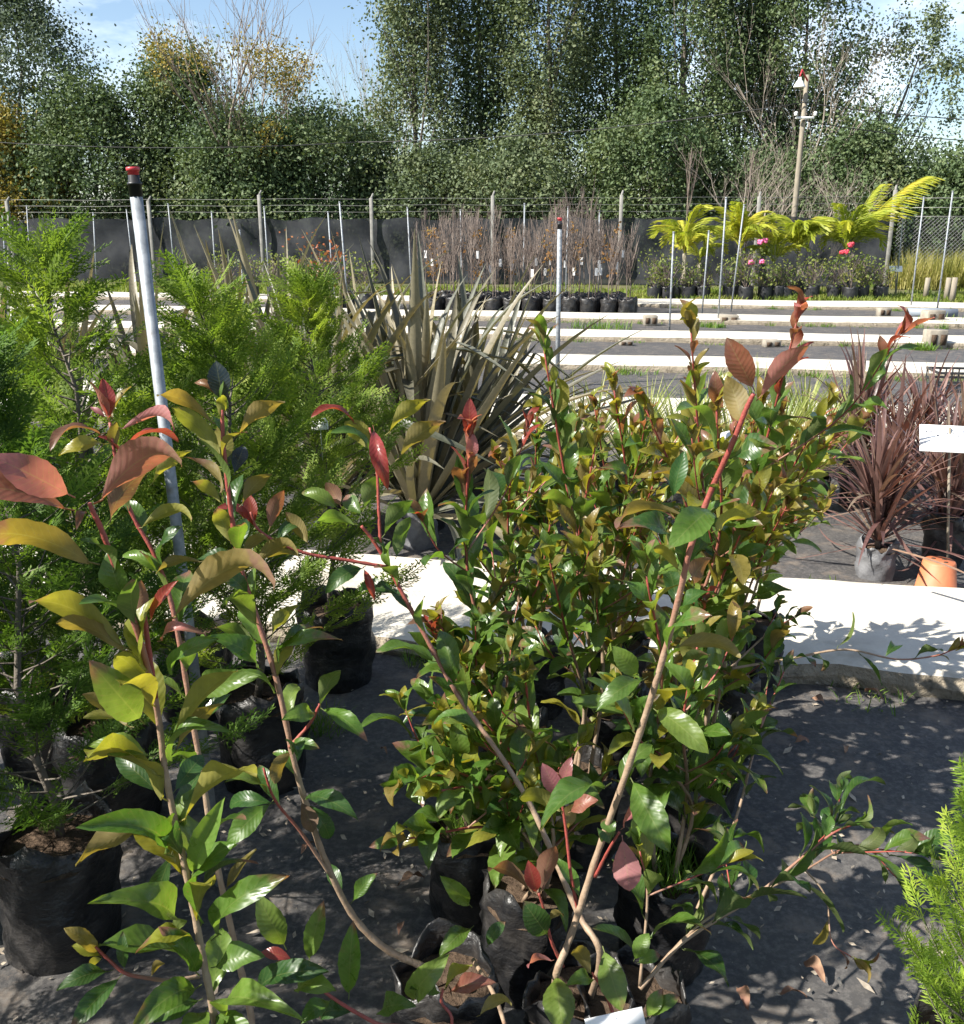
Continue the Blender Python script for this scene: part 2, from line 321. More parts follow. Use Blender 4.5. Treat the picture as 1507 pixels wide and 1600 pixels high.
def bed(a, b, dx, amp):
    nx = int(30/dx); ny = max(3, int((b-a)/dx)); uu = np.linspace(-14, 16, nx); nn = np.linspace(a, b, ny); vs = []
    ph = [rnd(0, 6.28) for _ in range(6)]
    for n in nn:
        for u in uu:
            z = 0.006+amp*(0.5*math.sin(u*5+n*3+ph[0])+0.35*math.sin(u*2.3-n*9+ph[1])+0.25*math.sin(u*13+n*17+ph[2])+0.5*max(0, math.sin(n*4.1+0.6*math.sin(u*1.3)+ph[3]))**6)
            vs.append(UN(u, n, max(z, 0.001)))
    m = MB(); m.add(vs, [(y*nx+x, y*nx+x+1, (y+1)*nx+x+1, (y+1)*nx+x) for y in range(ny-1) for x in range(nx-1)])
    tag(m.build('weed_mat', M_mat), kind='structure')
edges = [-1.0] + [v for p in paths for v in p]
for i in range(0, len(edges)-1, 2): bed(edges[i]+(0.0), edges[i+1]+0.02, 0.06 if i == 0 else (0.12 if i < 4 else 0.3), 0.008 if i < 4 else 0.012)
bed(paths[-1][1]-0.02, paths[-1][1]+1.0, 0.3, 0.01)
FY = 29.0; FROT = math.radians(-7)
def FP(px, py, off=0.0):
    """pixel on the fence's upright plane (off: metres in front of it)"""
    n = Vector((-math.sin(FROT), math.cos(FROT), 0)); r = ray(px, py); d0 = FY*math.cos(FROT)-off
    return CP + r*((d0-CP.dot(n))/r.dot(n))

# ------------------------------------------------------------------ trees
def tubes_for_limbs(m, base, H, n, spread, r0, lift=0.5, start=0.15, jit=0.3, segs=5, rng=R):
    for _ in range(n):
        t0 = rng.uniform(start, 0.75); a = rng.uniform(0, 6.283); L = H*(1-t0)*rng.uniform(.45, .9)
        p = Vector(base)+Vector((0, 0, H*t0)); d = Vector((math.cos(a)*spread, math.sin(a)*spread, lift+0.4)).normalized(); pts = [p.copy()]
        for s in range(segs):
            d = (d+Vector((rng.uniform(-jit, jit), rng.uniform(-jit, jit), rng.uniform(-jit*.4, jit)*.8))*.5).normalized(); p = p+d*(L/segs); pts.append(p.copy())
        rr = r0*(1-t0)*0.6; m.tube(pts, [rr*(1-.85*s/segs) for s in range(segs+1)], 5)
def crown(name, parent, mat, env, nclump, per, leaf, csize, zsq=1.0, seed=0, droop=0.0, hollow=0.25):
    """clumps of leaf quads spread through an envelope env(t)->(radius, z, cx, cy)"""
    rg = np.random.default_rng(seed); t = rg.random(nclump)**0.9; a = rg.random(nclump)*2*np.pi; rr = np.sqrt(hollow+(1-hollow)*rg.random(nclump))
    E = np.array([env(x) for x in t]); C = np.stack([E[:, 2]+np.cos(a)*rr*E[:, 0], E[:, 3]+np.sin(a)*rr*E[:, 0], E[:, 1]+rg.normal(0, .25, nclump)], 1)
    k = rg.poisson(per, nclump)+6; ci = np.repeat(np.arange(nclump), k); n = len(ci)
    s = csize*(0.55+0.9*rg.random(nclump)); off = rg.normal(0, 1, (n, 3)); off *= (0.35+0.65*rg.random((n, 1)))
    off[:, 2] *= zsq; off[:, 2] -= droop*np.abs(rg.normal(0, 1, n)); P = C[ci]+off*s[ci][:, None]*0.62
    nrm = unit(unit(off)*0.7+rg.normal(0, .8, (n, 3))+np.array([0, 0, .5])); A = unit(np.cross(nrm, rg.normal(0, 1, (n, 3)))); B = np.cross(nrm, A)
    ls = (leaf*(0.6+0.8*rg.random(n)))[:, None]; V, F = rhombs(P, A*ls*.5, B*ls*.33)
    return link(name, np_mesh(name, V, F, mat), parent), C
def tree(px, Y, top, cx_w, cols, label, seed, z0=0.8, shape='oval', nclump=330, per=60, leaf=0.12, csize=0.80, limbs=10, lean=0.0, tr=0.12, zsq=1.0, group='trees beyond the fence', mat=None, hollow=.25):
    b = VY(px, 440, Y); b.z = 0; H = top
    root = empty('broadleaf_tree', b, label, 'tree', group); rng = random.Random(seed)
    m = MB(); pts = [Vector((lean*H*(s/6)**1.5+rng.uniform(-.12, .12)*s/3, rng.uniform(-.15, .15), H*.86*s/6)) for s in range(7)]; pts[0] = Vector((0, 0, -.1))
    m.tube(pts, [tr*(1-.13*s) for s in range(7)], 8); tubes_for_limbs(m, (lean*H*.2, 0, 0), H*.9, limbs, .75 if shape != 'column' else .35, tr, rng=rng)
    m.build('trunk', M_bark, root)
    w = cx_w/2
    def env(t):
        if shape == 'column': r = w*(0.72+0.28*math.sin(t*9+seed))*(1-0.35*t**3)*(0.75+.25*min(1, t*5))
        else: r = w*math.sqrt(max(.05, 1-(2*t-0.9)**2*.85))*(0.85+.2*math.sin(t*11+seed))
        z = z0+(H-z0)*t
        return (r, z, lean*H*(z/H)**1.5, 0)
    crown('crown', root, mat or foliage_mat('tree_leaves', cols), env, int(nclump*1.12), int(per*1.7), leaf*.92, csize, zsq, seed, hollow=hollow)
    return root
DK = [(0.034, 0.056, 0.026), (0.064, 0.100, 0.042), (0.102, 0.138, 0.060), (0.16, 0.18, 0.085)]
GR = [(0.046, 0.068, 0.034), (0.086, 0.116, 0.056), (0.13, 0.158, 0.080), (0.19, 0.20, 0.11)]
YL = [(0.07, 0.08, 0.02), (0.16, 0.14, 0.03), (0.27, 0.20, 0.035), (0.36, 0.22, 0.05)]
BL = [(0.035, 0.055, 0.035), (0.065, 0.09, 0.055), (0.10, 0.13, 0.085), (0.14, 0.165, 0.11)]
M_DK, M_GR, M_YL, M_BL = (foliage_mat(n, c, .6, .15) for n, c in (('dark_tree_leaves', DK), ('grey_green_leaves', GR), ('yellowing_leaves', YL), ('blue_green_leaves', BL)))
tree(70, 36, 9.4, 5.4, None, 'blue-green tree at the far left reaching the top of the picture', 1, 2.2, 'oval', 300, 60, mat=M_BL)
tree(165, 34, 5.8, 5.2, None, 'low dark bushy tree between the leftmost tree and the bare tree', 2, .4, 'oval', 330, 70, mat=M_DK, hollow=.5)
tree(-10, 33.5, 5.4, 5.6, None, 'yellow-green bushy tree at the left picture edge above the fence', 3, .4, 'oval', 260, 60, mat=M_YL)
tree(300, 35, 6.9, 4.2, None, 'dark evergreen tree left of the bare yellowing tree', 4, .5, 'oval', 300, 62, mat=M_DK)
tree(500, 34, 4.9, 6.0, None, 'dark dense tree low under the bare yellowing tree', 5, .3, 'oval', 400, 70, mat=M_DK, hollow=.5)
tree(395, 33.2, 4.8, 5.4, None, 'dark shrubby tree just behind the fence near the tall grey post', 23, .2, 'oval', 330, 70, mat=M_DK, hollow=.5)
tree(655, 36, 12.5, 4.3, None, 'tall grey-green tree at the left end of the big tree row', 6, 1.0, 'column', 370, 60, mat=M_GR, zsq=1.3)
tree(755, 37, 13, 4.1, None, 'second tall tree from the left in the big tree row', 7, .8, 'column', 370, 60, mat=M_DK, zsq=1.3)
tree(850, 35.5, 12.6, 4.2, None, 'third tall tree from the left in the big tree row', 8, .8, 'column', 370, 60, mat=M_GR, zsq=1.3)
tree(950, 37, 13.2, 4.3, None, 'fourth tall tree from the left in the big tree row', 9, .8, 'column', 370, 60, mat=M_DK, zsq=1.3)
tree(1050, 35.5, 12.8, 4.3, None, 'fifth tall tree from the left in the big tree row', 10, .8, 'column', 370, 60, mat=M_DK, zsq=1.3)
tree(1140, 37, 12.5, 4.8, None, 'sixth tall tree of the row, just left of the utility pole', 12, .6, 'column', 370, 60, mat=M_GR, zsq=1.2)
tree(1225, 36, 11.8, 4.4, None, 'broad tree behind the utility pole', 13, .6, 'oval', 330, 62, mat=M_DK)
tree(1330, 36.5, 8.6, 6.0, None, 'open spreading tree right of the utility pole with limbs reaching right', 14, 2.4, 'oval', 120, 40, mat=M_GR, lean=.20, limbs=40, csize=.6)
tree(1330, 33, 4.4, 4.6, None, 'dark bush behind the right end of the shade cloth', 15, .2, 'oval', 280, 62, mat=M_DK, hollow=.5)
tree(1470, 32.5, 3.5, 4.4, None, 'green bushy shrub behind the chain-link fence at the right edge', 16, .1, 'oval', 300, 62, mat=M_DK, hollow=.5)
tree(1180, 33.2, 3.7, 4.6, None, 'dark bush low behind the palms', 17, .2, 'oval', 260, 60, mat=M_DK, hollow=.5)
tree(1010, 33.2, 5.4, 5.0, None, 'dark bush low behind the saplings right of centre', 18, .2, 'oval', 280, 60, mat=M_DK, hollow=.5)
tree(800, 33.4, 3.9, 5.0, None, 'dark bush low behind the saplings at the centre', 19, .2, 'oval', 280, 60, mat=M_GR, hollow=.5)
tree(660, 33.0, 3.6, 3.6, None, 'grey-green bush low at the left end of the big tree row', 20, .2, 'oval', 220, 60, mat=M_GR, hollow=.5)

def bare_tree(px, Y, H, label, mat, seed, spread=.5, depth=4, r0=.07, leaves=None, stems=6, name='bare_tree', group='trees beyond the fence', nleaf=900):
    b = VY(px, 440, Y); b.z = 0; rng = random.Random(seed); root = empty(name, b, label, 'tree', group); m = MB(); ends = []
    def grow(p, d, L, r, k):
        pts = [p.copy()]
        for s in range(4):
            d = (d+Vector((rng.uniform(-.2, .2), rng.uniform(-.2, .2), rng.uniform(-.05, .2)))).normalized(); p = p+d*(L/4); pts.append(p.copy())
        m.tube(pts, [r*(1-.12*s) for s in range(5)], 5 if k < 2 else 3, cap=False)
        if k >= 2: ends.extend(pts[1:])
        if k < depth:
            for _ in range(rng.choice((2, 3, 3))):
                a = rng.uniform(0, 6.28); dd = (d+Vector((math.cos(a), math.sin(a), rng.uniform(-.1, .3)))*spread).normalized()
                grow(rng.choice(pts[2:]), dd, L*rng.uniform(.55, .8), r*.55, k+1)
    for s in range(stems):
        a = 6.283*s/stems; grow(Vector((math.cos(a)*.1, math.sin(a)*.1, 0)), Vector((math.cos(a)*spread*.6, math.sin(a)*spread*.6, 1)).normalized(), H*.42, r0*rng.uniform(.6, 1), 0)
    m.build('branches', mat, root)
    if leaves:
        rg = np.random.default_rng(seed); e = np.array([[q.x, q.y, q.z] for q in ends if q.z < H*.72])
        cl = rg.normal(0, 1, (len(e))); e = e[(np.sin(e[:, 0]*2.2)+np.sin(e[:, 2]*1.9+1)+cl*.4) > .75] if len(e) > 20 else e
        P = e[rg.integers(0, len(e), nleaf)]+rg.normal(0, .22, (nleaf, 3)); nn = unit(rg.normal(0, 1, (nleaf, 3))); A = unit(np.cross(nn, rg.normal(0, 1, (nleaf, 3)))); B = np.cross(nn, A)
        ls = (.085*(.6+.8*rg.random(nleaf)))[:, None]; V, F = rhombs(P, A*ls*.5, B*ls*.3); link('crown', np_mesh('yellow_leaves', V, F, leaves), root)
    return root
bare_tree(420, 33.8, 9.6, 'tall bare branching tree with patches of yellow leaves', surf('brown_twig', (.17, .13, .10), (.27, .22, .18), 4, rough=.9, spec=.2), 31, .42, 4, .085, M_YL, 9, nleaf=5000)
bare_tree(598, 38, 8.6, 'pale grey leafless tree between the yellowing tree and the big tree row', M_barkpale, 32, .26, 4, .06, None, 7)
bare_tree(1165, 30.0, 4.4, 'dry tan leafless shrub left of the utility pole', M_barkpale, 33, .75, 4, .04, None, 6, 'bare_shrub')
bare_tree(1275, 30.0, 3.9, 'dry tan leafless shrub right behind the utility pole', M_barkpale, 34, .8, 4, .04, None, 6, 'bare_shrub')
bare_tree(1225, 33.5, 8.8, 'leafless brown tree rising behind the utility pole top', M_barkpale, 35, .4, 4, .05, None, 5)

# ------------------------------------------------------------------ fence, pole, cables
def fence():
    b = FP(600, 440); b.z = 0; root = empty('shade_cloth_fence', b, 'black shade-cloth fence on posts with wires above, along the back of the nursery', 'fence')
    T = Matrix.Translation(-b)
    def P3(px, z, off=0): q = FP(px, 400, off); q.z = z; return q
    seams = [(-330, 205), (205, 583), (583, 985), (985, 1388)]
    for x0, x1 in seams:
        nx, nz = 60, 14; vs = []; ph = rnd(0, 6)
        top = 1.86 if x1 < 1300 else 1.88
        for j in range(nz):
            for i in range(nx):
                f = i/(nx-1); z = (top-0.05*abs(math.sin(f*9.4+ph))-0.03*math.sin(f*31))*j/(nz-1)
                q = P3(x0+(x1-x0)*f-(0 if i else 0), z); n = 0.05*math.sin(f*40+2.5*z+ph)+.035*math.sin(f*17-4*z)+.03*math.sin(f*90+z*6)
                vs.append(q+Vector((0, -n-.06, 0)))
        m = MB(); m.add(vs, [(j*nx+i, j*nx+i+1, (j+1)*nx+i+1, (j+1)*nx+i) for j in range(nz-1) for i in range(nx-1)])
        m.build('shade_cloth', M_shade, root, M=T)
    for px, h in ((-160, 2.4), (22, 2.35), (240, 2.35), (411, 2.5), (583, 2.4), (770, 2.45), (968, 2.45), (1180, 2.4), (1388, 2.55)):
        m = MB(); q = P3(px, 0, .22); m.box((q.x, q.y, h/2), (.10, .09, h), FROT, .012); p2 = (q.x+.05, q.y+.1, h+.12)
        m.tube([(q.x, q.y, h-.02), p2], [.04, .028], 6); m.build('post', M_post, root, M=T)
    for z in (2.02, 2.2, 2.38):
        m = MB(); m.tube([P3(px, z+.012*math.sin(px*.03), .13) for px in range(-320, 1400, 40)], 0.005, 4); m.build('wire', M_wire, root, M=T)
fence()
def chain_link():
    b = FP(1450, 440); b.z = 0; root = empty('chain_link_fence', b, 'chain-link wire fence at the right end of the shade cloth', 'fence'); T = Matrix.Translation(-b)
    a = FP(1396, 400, -.1); c = FP(1640, 400, -.1); d = (c-a); d.z = 0; L = d.length; d.normalize(); m = MB(); s = .11; H = 1.85; a.z = 0
    k = -H
    while k < L:
        for sg in (0, 1):
            pts = []
            x0, x1 = max(0, k), min(L, k+H)
            if x1-x0 < .05: continue
            z0, z1 = x0-k, x1-k
            if sg: z0, z1 = H-z0, H-z1
            m.tube([a+d*x0+Vector((0, -.004*sg, z0)), a+d*x1+Vector((0, -.004*sg, z1))], .0055, 3, cap=False)
        k += s
    m.build('wire_mesh', M_wire, root, M=T)
    for z in (1.87, 2.1, 2.35):
        w = MB(); w.tube([a+Vector((0, 0, z)), a+d*L+Vector((0, 0, z))], .007, 4); w.build('wire', M_wire, root, M=T)
    for f in (.55, 1.0):
        w = MB(); q = a+d*(L*f); w.tube([q, q+Vector((0, 0, 2.45))], .045, 8); w.build('post', M_galv, root, M=T)
chain_link()
def pole():
    Y = 28.0; p0 = VY(1231, 446, Y); p1 = VY(1262, 117, Y); p0.z = -.1
    root = empty('utility_pole', (p0.x, p0.y, 0), 'leaning wooden utility pole with a white lamp, behind the palms', 'utility pole'); T = Matrix.Translation(-Vector((p0.x, p0.y, 0)))
    m = MB(); m.tube([p0, p0.lerp(p1, .35), p0.lerp(p1, .7), p1], [.09, .08, .07, .06], 12); m.build('shaft', M_wood, root, M=T)
    c = VY(1258, 184, Y-.12); m = MB(); m.box(c, (.5, .06, .06), 0, .01); ca_ = m.build('crossarm', M_white, root, M=T)
    for s in (-1, 1):
        m = MB(); q = c+Vector((s*.26, -.05, .04)); m.lathe([(.02, 0), (.055, .02), (.035, .05), (.055, .08), (.03, .11), (.001, .12)], 10, q); m.build('insulator', M_white, ca_)
    l = VY(1250, 128, Y-.25); m = MB(); m.lathe([(.16, -.13), (.155, -.11), (.08, .02), (.05, .05), (.04, .11), (.001, .12)], 14, l); ls_ = m.build('lamp_shade', M_white, root, M=T)
    m = MB(); m.tube([l+Vector((0, 0, .14)), l+Vector((.05, .06, .3)), p1+Vector((0, -.05, -.15))], .025, 6); m.build('lamp_arm', M_red, root, M=T)
    return VY(1257, 160, Y-.12)
hook = pole()
def cable(pts, label):
    o = empty('overhead_cable', pts[0], label, 'cable', 'overhead cables'); m = MB(); out = []
    for a, b in zip(pts[:-1], pts[1:]):
        for s in range(13): f = s/12; q = a.lerp(b, f); q.z -= .35*4*f*(1-f)*min(1, (b-a).length/20); out.append(q)
    m.tube(out, .016, 4); m.build('strand', M_cable, o, M=Matrix.Translation(-pts[0]))
cable([VY(-120, 214, 31), VY(560, 222, 31), hook], 'dark overhead cable running left from the utility pole')
cable([hook, VY(1620, 190, 27)], 'upper dark overhead cable running right from the utility pole')
cable([hook+Vector((0, 0, -.45)), VY(1640, 224, 30)], 'lower dark overhead cable running right from the utility pole')

# ------------------------------------------------------------------ pipes, blocks and other small nursery fittings
def pipe(top, base, label, r=.0145, cap=None, mat=None, name='pipe_stake', group='galvanised pipe stakes'):
    b = G(*base); t = VY(top[0], top[1], b.y); root = empty(name, (b.x, b.y, 0), label, 'pipe' if name == 'pipe_stake' else 'sprinkler pipe', group); T = Matrix.Translation(-Vector((b.x, b.y, 0)))
    m = MB(); b.z = -.05; m.tube([b, b.lerp(t, .5), t], r, 10); m.build('pipe', mat or M_galv, root, M=T)
    ax = (t-b).normalized()
    if cap:
        s = r/.0165; c = MB(); c.tube([t+ax*k for k in (-.004*s, .026*s, .0262*s, .032*s, .0322*s, .054*s)], [r*1.03, r*1.04, r*1.16, r*1.16, r*.92, r*.86], 16); cp_ = c.build('coupling', M_black, root, M=T)
        c = MB(); c.tube([t+ax*k for k in (.050*s, .0605*s, .061*s, .069*s, .070*s)], [r*.87, r*.88, r*1.06, r*1.06, r*.98], 16); c.build('red_cap', M_red, cp_)
    else:
        c = MB(); c.tube([t-ax*.002, t+ax*.02], r*1.25, 8); c.build('end_cap', M_galv, root, M=T)
    return root
pipe((213, 305), (346, 1385), 'near galvanised sprinkler riser with red cap standing among the conifers', .0120, True, name='sprinkler_riser', group='sprinkler risers')
pipe((875, 357), (871, 606), 'farther grey sprinkler riser with red cap right of the flax clump', .023, True, name='sprinkler_riser', group='sprinkler risers')
stk = [((4, 335), (12, 470), 'thin pipe stake at the left edge before the fence'), ((42, 322), (50, 452), 'thin pipe stake left of the left conifer tip'), ((146, 333), (152, 455), 'thin pipe stake just right of the left conifer tip'),
       ((198, 328), (212, 452), 'thin pipe stake just left of the near sprinkler riser'), ((263, 319), (276, 455), 'thin pipe stake just right of the near sprinkler riser'), ((331, 332), (339, 462), 'thin pipe stake midway between near riser and grey fence post'),
       ((375, 361), (383, 500), 'short pipe stake left of the grey fence post'), ((413, 324), (423, 468), 'thin pipe stake against the grey fence post'), ((513, 332), (523, 480), 'left one of two pipe stakes close together by the red-leaved shrub'),
       ((531, 317), (546, 500), 'right and taller one of two pipe stakes by the red-leaved shrub'), ((637, 325), (645, 480), 'thin pipe stake above the left part of the flax clump'), ((720, 329), (722, 478), 'thin pipe stake above the right part of the flax clump'),
       ((820, 319), (818, 482), 'tall pipe stake among the saplings left of the red-capped riser'), ((888, 324), (884, 475), 'tall pipe stake just right of the red-capped riser'), ((937, 330), (935, 470), 'faint pipe stake among the saplings before the square post'),
       ((1053, 364), (1046, 522), 'white-tinted pipe stake left of the first palm'), ((1108, 362), (1097, 492), 'short pipe stake between the two left palms'), ((1135, 310), (1122, 506), 'tall pipe stake before the second palm'),
       ((1163, 321), (1142, 488), 'pipe stake leaning right of the second palm'), ((1413, 318), (1400, 462), 'pipe stake beside the small white sign'), ((1444, 309), (1423, 484), 'tall pipe stake between the small sign and the right edge'), ((1489, 300), (1463, 496), 'tallest pipe stake at the right edge with a T top')]
for t, b, l in stk: pipe(t, b, l)
M_stk = None
def block(px, py, d, rz, label, name='concrete_block'):
    b = G(px, py); m = MB(); b.z = 0; root = empty(name, b, label, 'block', 'concrete blocks on the beds', rz)
    x, y, z = d; m.box((0, 0, z*.5+.002), d, 0, .012); m.build('body', M_block, root)
    for s in (-.25, .25):
        h = MB(); h.box((s*x, -y*.5-.001, z*.5), (x*.3, .012, z*.55), 0, 0); h.build('hollow', M_soil, root)
    return root
block(1380, 495, (.22, .16, .16), .1, 'concrete block under the small white sign')
block(1456, 508, (.34, .2, .24), .25, 'tilted concrete block at the foot of the tallest pipe stake')
block(1459, 545, (.25, .2, .25), .05, 'square concrete block on the path at the right')
block(1138, 507, (.30, .2, .16), -.1, 'concrete block right of the tall pipe stake')
block(1016, 509, (.22, .15, .17), .0, 'hollow block between two walkways behind the yellow-tipped shoot')
block(978, 540, (.18, .12, .07), .1, 'small flat brick on the weed mat')
block(1205, 543, (.22, .14, .10), .1, 'pale brick behind the red photinia shoot')
b = G(1460, 497); r_ = empty('pvc_pipe_offcut', b, 'grey plastic pipe offcut lying at the right edge', 'pipe'); m = MB(); m.tube([(-.45, .1, .09), (.35, -.1, .09)], .085, 14); m.build('tube', M_greypvc, r_)
m = MB(); m.tube([(-.452, .1005, .09), (-.44, .0975, .09)], .07, 14); m.build('bore', M_black, r_)
for i, (px, py, l) in enumerate(((1446, 466, 'leftmost of the short wooden stubs by the far path'), (1478, 470, 'middle one of the short wooden stubs by the far path'), (1487, 474, 'nearest of the short wooden stubs by the far path'))):
    b = G(px, py); rt = empty('wooden_stub', b, l, 'post', 'wooden stubs'); m = MB(); m.tube([(0, 0, -.02), (.01, 0, .46+.04*i)], [.06, .055], 10); m.build('stub', M_wood, rt)
def sign(px, py, w, h, basepy, label, tilt=0.0, r=.006, marks=True, Y=None):
    """white card on a stake; px,py is the card centre, basepy the stake's foot"""
    b = G(px, basepy); c = VY(px, py, b.y); root = empty('plant_sign', (b.x, b.y, 0), label, 'sign', 'white plant signs'); rel = c-Vector((b.x, b.y, 0))
    m = MB(); m.tube([(0, .012, -.03), (rel.x, .012, rel.z+h*.4)], r, 6); m.build('stake', M_wood, root)
    M = Matrix.Translation(rel) @ Matrix.Rotation(-.15, 4, 'Z') @ Matrix.Rotation(-.5, 4, 'X') @ Matrix.Rotation(tilt, 4, 'Y')
    m = MB(); m.box((0, 0, 0), (w, .006, h), 0, .001); cd_ = m.build('card', M_white, root, M=M)
    if marks:
        m = MB()
        for k in range(9): m.box((-w*.4+w*.09*k+rnd(-.004, .004), -.0045, h*.18+rnd(-.01, .014)), (rnd(.003, .009), .002, rnd(.003, .008)))
        m.build('faded_writing', M_ink, cd_)
sign(1484, 686, .33*.74, .024*5, 905, 'large white sign card standing before the red cordylines at the right edge', .02)
sign(1400, 420, .30, .15, 462, 'small white sign on a stake by the far right pots', .0, .012)
b = G(1505, 610); rt = empty('plastic_crate', b, 'black plastic crate on the weed mat at the right edge', 'crate', None, -.15)
for zz in (.015, .10, .19):
    m = MB()
    for s in (-1, 1): m.box((0, s*.19, zz), (.62, .014, .022)); m.box((s*.303, 0, zz), (.014, .366, .022))
    m.build('rail', M_black, rt, smooth=False)
m = MB()
for k in range(11):
    for s in (-1, 1): m.box((-.3+.06*k, s*.186, .105), (.012, .01, .16))
m.build('ribs', M_black, rt, smooth=False); m = MB(); m.box((0, 0, .008), (.59, .37, .008)); m.build('bottom', M_black, rt, smooth=False)
# upturned terracotta pot
b = G(1461, 929); rt = empty('terracotta_pot', b, 'terracotta-coloured plastic pot standing upside down by the path', 'pot')
m = MB(); m.lathe([(.088, 0), (.090, .003), (.090, .022), (.084, .024), (.066, .148), (.060, .155), (.001, .155)], 28); m.build('wall', M_terra, rt)
for a in range(4):
    m = MB(); m.lathe([(.001, .1562), (.010, .1560), (.010, .1525)], 8, (.03*math.cos(a*1.57+.5), .03*math.sin(a*1.57+.5), 0)); m.build('drain_hole', M_soil, rt)

# ------------------------------------------------------------------ grow bags
def bag_mesh(seed, r=.095, h=.25, mat=None, fold=.016):
    rg = random.Random(seed); m = MB(); n = 28; rings = 10; vs = []; ph = [rg.uniform(0, 6.28) for _ in range(8)]
    def rad(a, t): return r*(1.0-.10*(1-t)**3-.05*t)+fold*(.6*math.sin(3*a+5*t+ph[0])+.45*math.sin(7*a-9*t+ph[1])+.35*math.sin(2*a+14*t+ph[2])+.25*math.sin(11*a+21*t+ph[3]))*(.35+.65*t)
    for i in range(rings+1):
        t = i/rings
        for k in range(n):
            a = 6.2832*k/n; q = rad(a, t); z = h*t+(.018*math.sin(2*a+ph[4])+.012*math.sin(5*a+ph[5])+.008*math.sin(9*a+ph[6]))*(t**4); vs.append((q*math.cos(a), q*math.sin(a), z))
    for t2 in (0.99, .9, .8):   # inner wall
        for k in range(n):
            a = 6.2832*k/n; q = rad(a, t2)-.004-.003*(1-t2); z = h*t2+(.018*math.sin(2*a+ph[4])+.012*math.sin(5*a+ph[5])+.008*math.sin(9*a+ph[6]))*(t2**4); vs.append((q*math.cos(a), q*math.sin(a), z))
    rows = rings+4; m.add(vs, [(i*n+k, i*n+(k+1) % n, (i+1)*n+(k+1) % n, (i+1)*n+k) for i in range(rows-1) for k in range(n)])
    s = MB(); s.lathe([(.001, h*.845), (r*.35, h*.85), (r*.7, h*.835), (r*.98, h*.82)], 18)
    s.v = [(x, y, z+rg.uniform(-.006, .006)) for x, y, z in s.v]
    return m.mesh('grow_bag', mat or M_bag), s.mesh('soil', M_soil)
BAGS = [bag_mesh(s) for s in range(5)]; BAGP = bag_mesh(9, .085, .17, M_bagpale, .014); BAGBIG = [bag_mesh(20+s, .125, .30) for s in range(3)]
def put_bag(root, bm, s=1.0, rz=None):
    Mx = Matrix.Rotation(rnd(0, 6.28) if rz is None else rz, 4, 'Z') @ Matrix.Scale(s, 4)
    bg = link('grow_bag', bm[0], root, Mx); link('soil', bm[1], bg); return bg
M_grass = foliage_mat('fresh_grass', [(.04, .09, .012), (.08, .16, .02), (.14, .22, .035), (.22, .24, .07)], .45, .3, 6)
def blade_tuft(n, r, h, seed, lean=.5, w=.003):
    """thin arching grass blades, two quads each"""
    rg = np.random.default_rng(seed); a = rg.random(n)*6.283; q = r*np.sqrt(rg.random(n)); P = np.stack([q*np.cos(a), q*np.sin(a), np.zeros(n)], 1)
    d = rg.random(n)*6.283; L = h*(.4+.8*rg.random(n)); ln = lean*(.3+rg.random(n)); D = np.stack([np.cos(d)*ln, np.sin(d)*ln, np.ones(n)], 1); D = unit(D)
    S = np.stack([-np.sin(d), np.cos(d), np.zeros(n)], 1)*w; mid = P+D*L[:, None]*.55; tip = P+D*L[:, None]; tip[:, 2] -= L*ln*.25
    V = np.stack([P-S, P+S, mid+S*.8, mid-S*.8, tip], 1).reshape(-1, 3); k = np.arange(n)[:, None]*5
    F = np.concatenate([k+np.array([[0, 1, 2]]), k+np.array([[0, 2, 3]]), k+np.array([[3, 2, 4]])], 0); return V, F
TUFTS = [np_mesh('weeds', *blade_tuft(160, .07, .09, 40+s, .7, .0018), M_grass) for s in range(3)]

# ------------------------------------------------------------------ photinia
def leaf_mesh(seed, arch=.10, fold=.25, wid=.20, wave=.0, mat=None, ny=10, twist=0.0, pet=.10, serr=True, prof=None, name='leaf'):
    rg = random.Random(seed); vs, fs, uvs = [], [], []; us = (-1, -.55, 0, .55, 1)
    for i in range(ny+1):
        t = i/ny; y = pet+(1-pet)*t
        w = wid*(prof(t) if prof else (math.sin(math.pi*min(1, t**1.12))**.78*(1-.05*t)+.012)); w = max(w, .006)
        if i == ny: w = .003
        for u in us:
            sr = (1+(.035 if (i % 2) else -.02)*(abs(u) == 1)) if serr else 1
            x = u*w*sr; z = arch*4*t*(1-t)+fold*abs(x)*(1-.3*t)+wave*math.sin(t*9+u*2+seed)*abs(u)*.05
            a = twist*t; vs.append((x*math.cos(a)-.0*z, y, z+x*math.sin(a))); uvs.append(((u+1)/2, t))
    k = len(us); fs = [(i*k+j, i*k+j+1, (i+1)*k+j+1, (i+1)*k+j) for i in range(ny) for j in range(k-1)]
    if pet > 0:   # petiole
        o = len(vs); pr = .010
        for y, z in ((0, -.0), (pet*1.15, .0)):
            for a in range(3): vs.append((pr*math.cos(a*2.09), y, z+pr*math.sin(a*2.09)-.004)); uvs.append((.5, .02))
        fs += [(o+a, o+(a+1) % 3, o+3+(a+1) % 3, o+3+a) for a in range(3)]
    me = bpy.data.meshes.new(name); me.from_pydata(vs, [], fs); ul = me.uv_layers.new(name='UVMap')
    li = np.empty(len(me.loops), np.int32); me.loops.foreach_get('vertex_index', li); ul.data.foreach_set('uv', np.array(uvs, np.float32)[li].ravel())
    me.polygons.foreach_set('use_smooth', [True]*len(me.polygons)); me.materials.append(mat or M_leaf); me.update(); return me
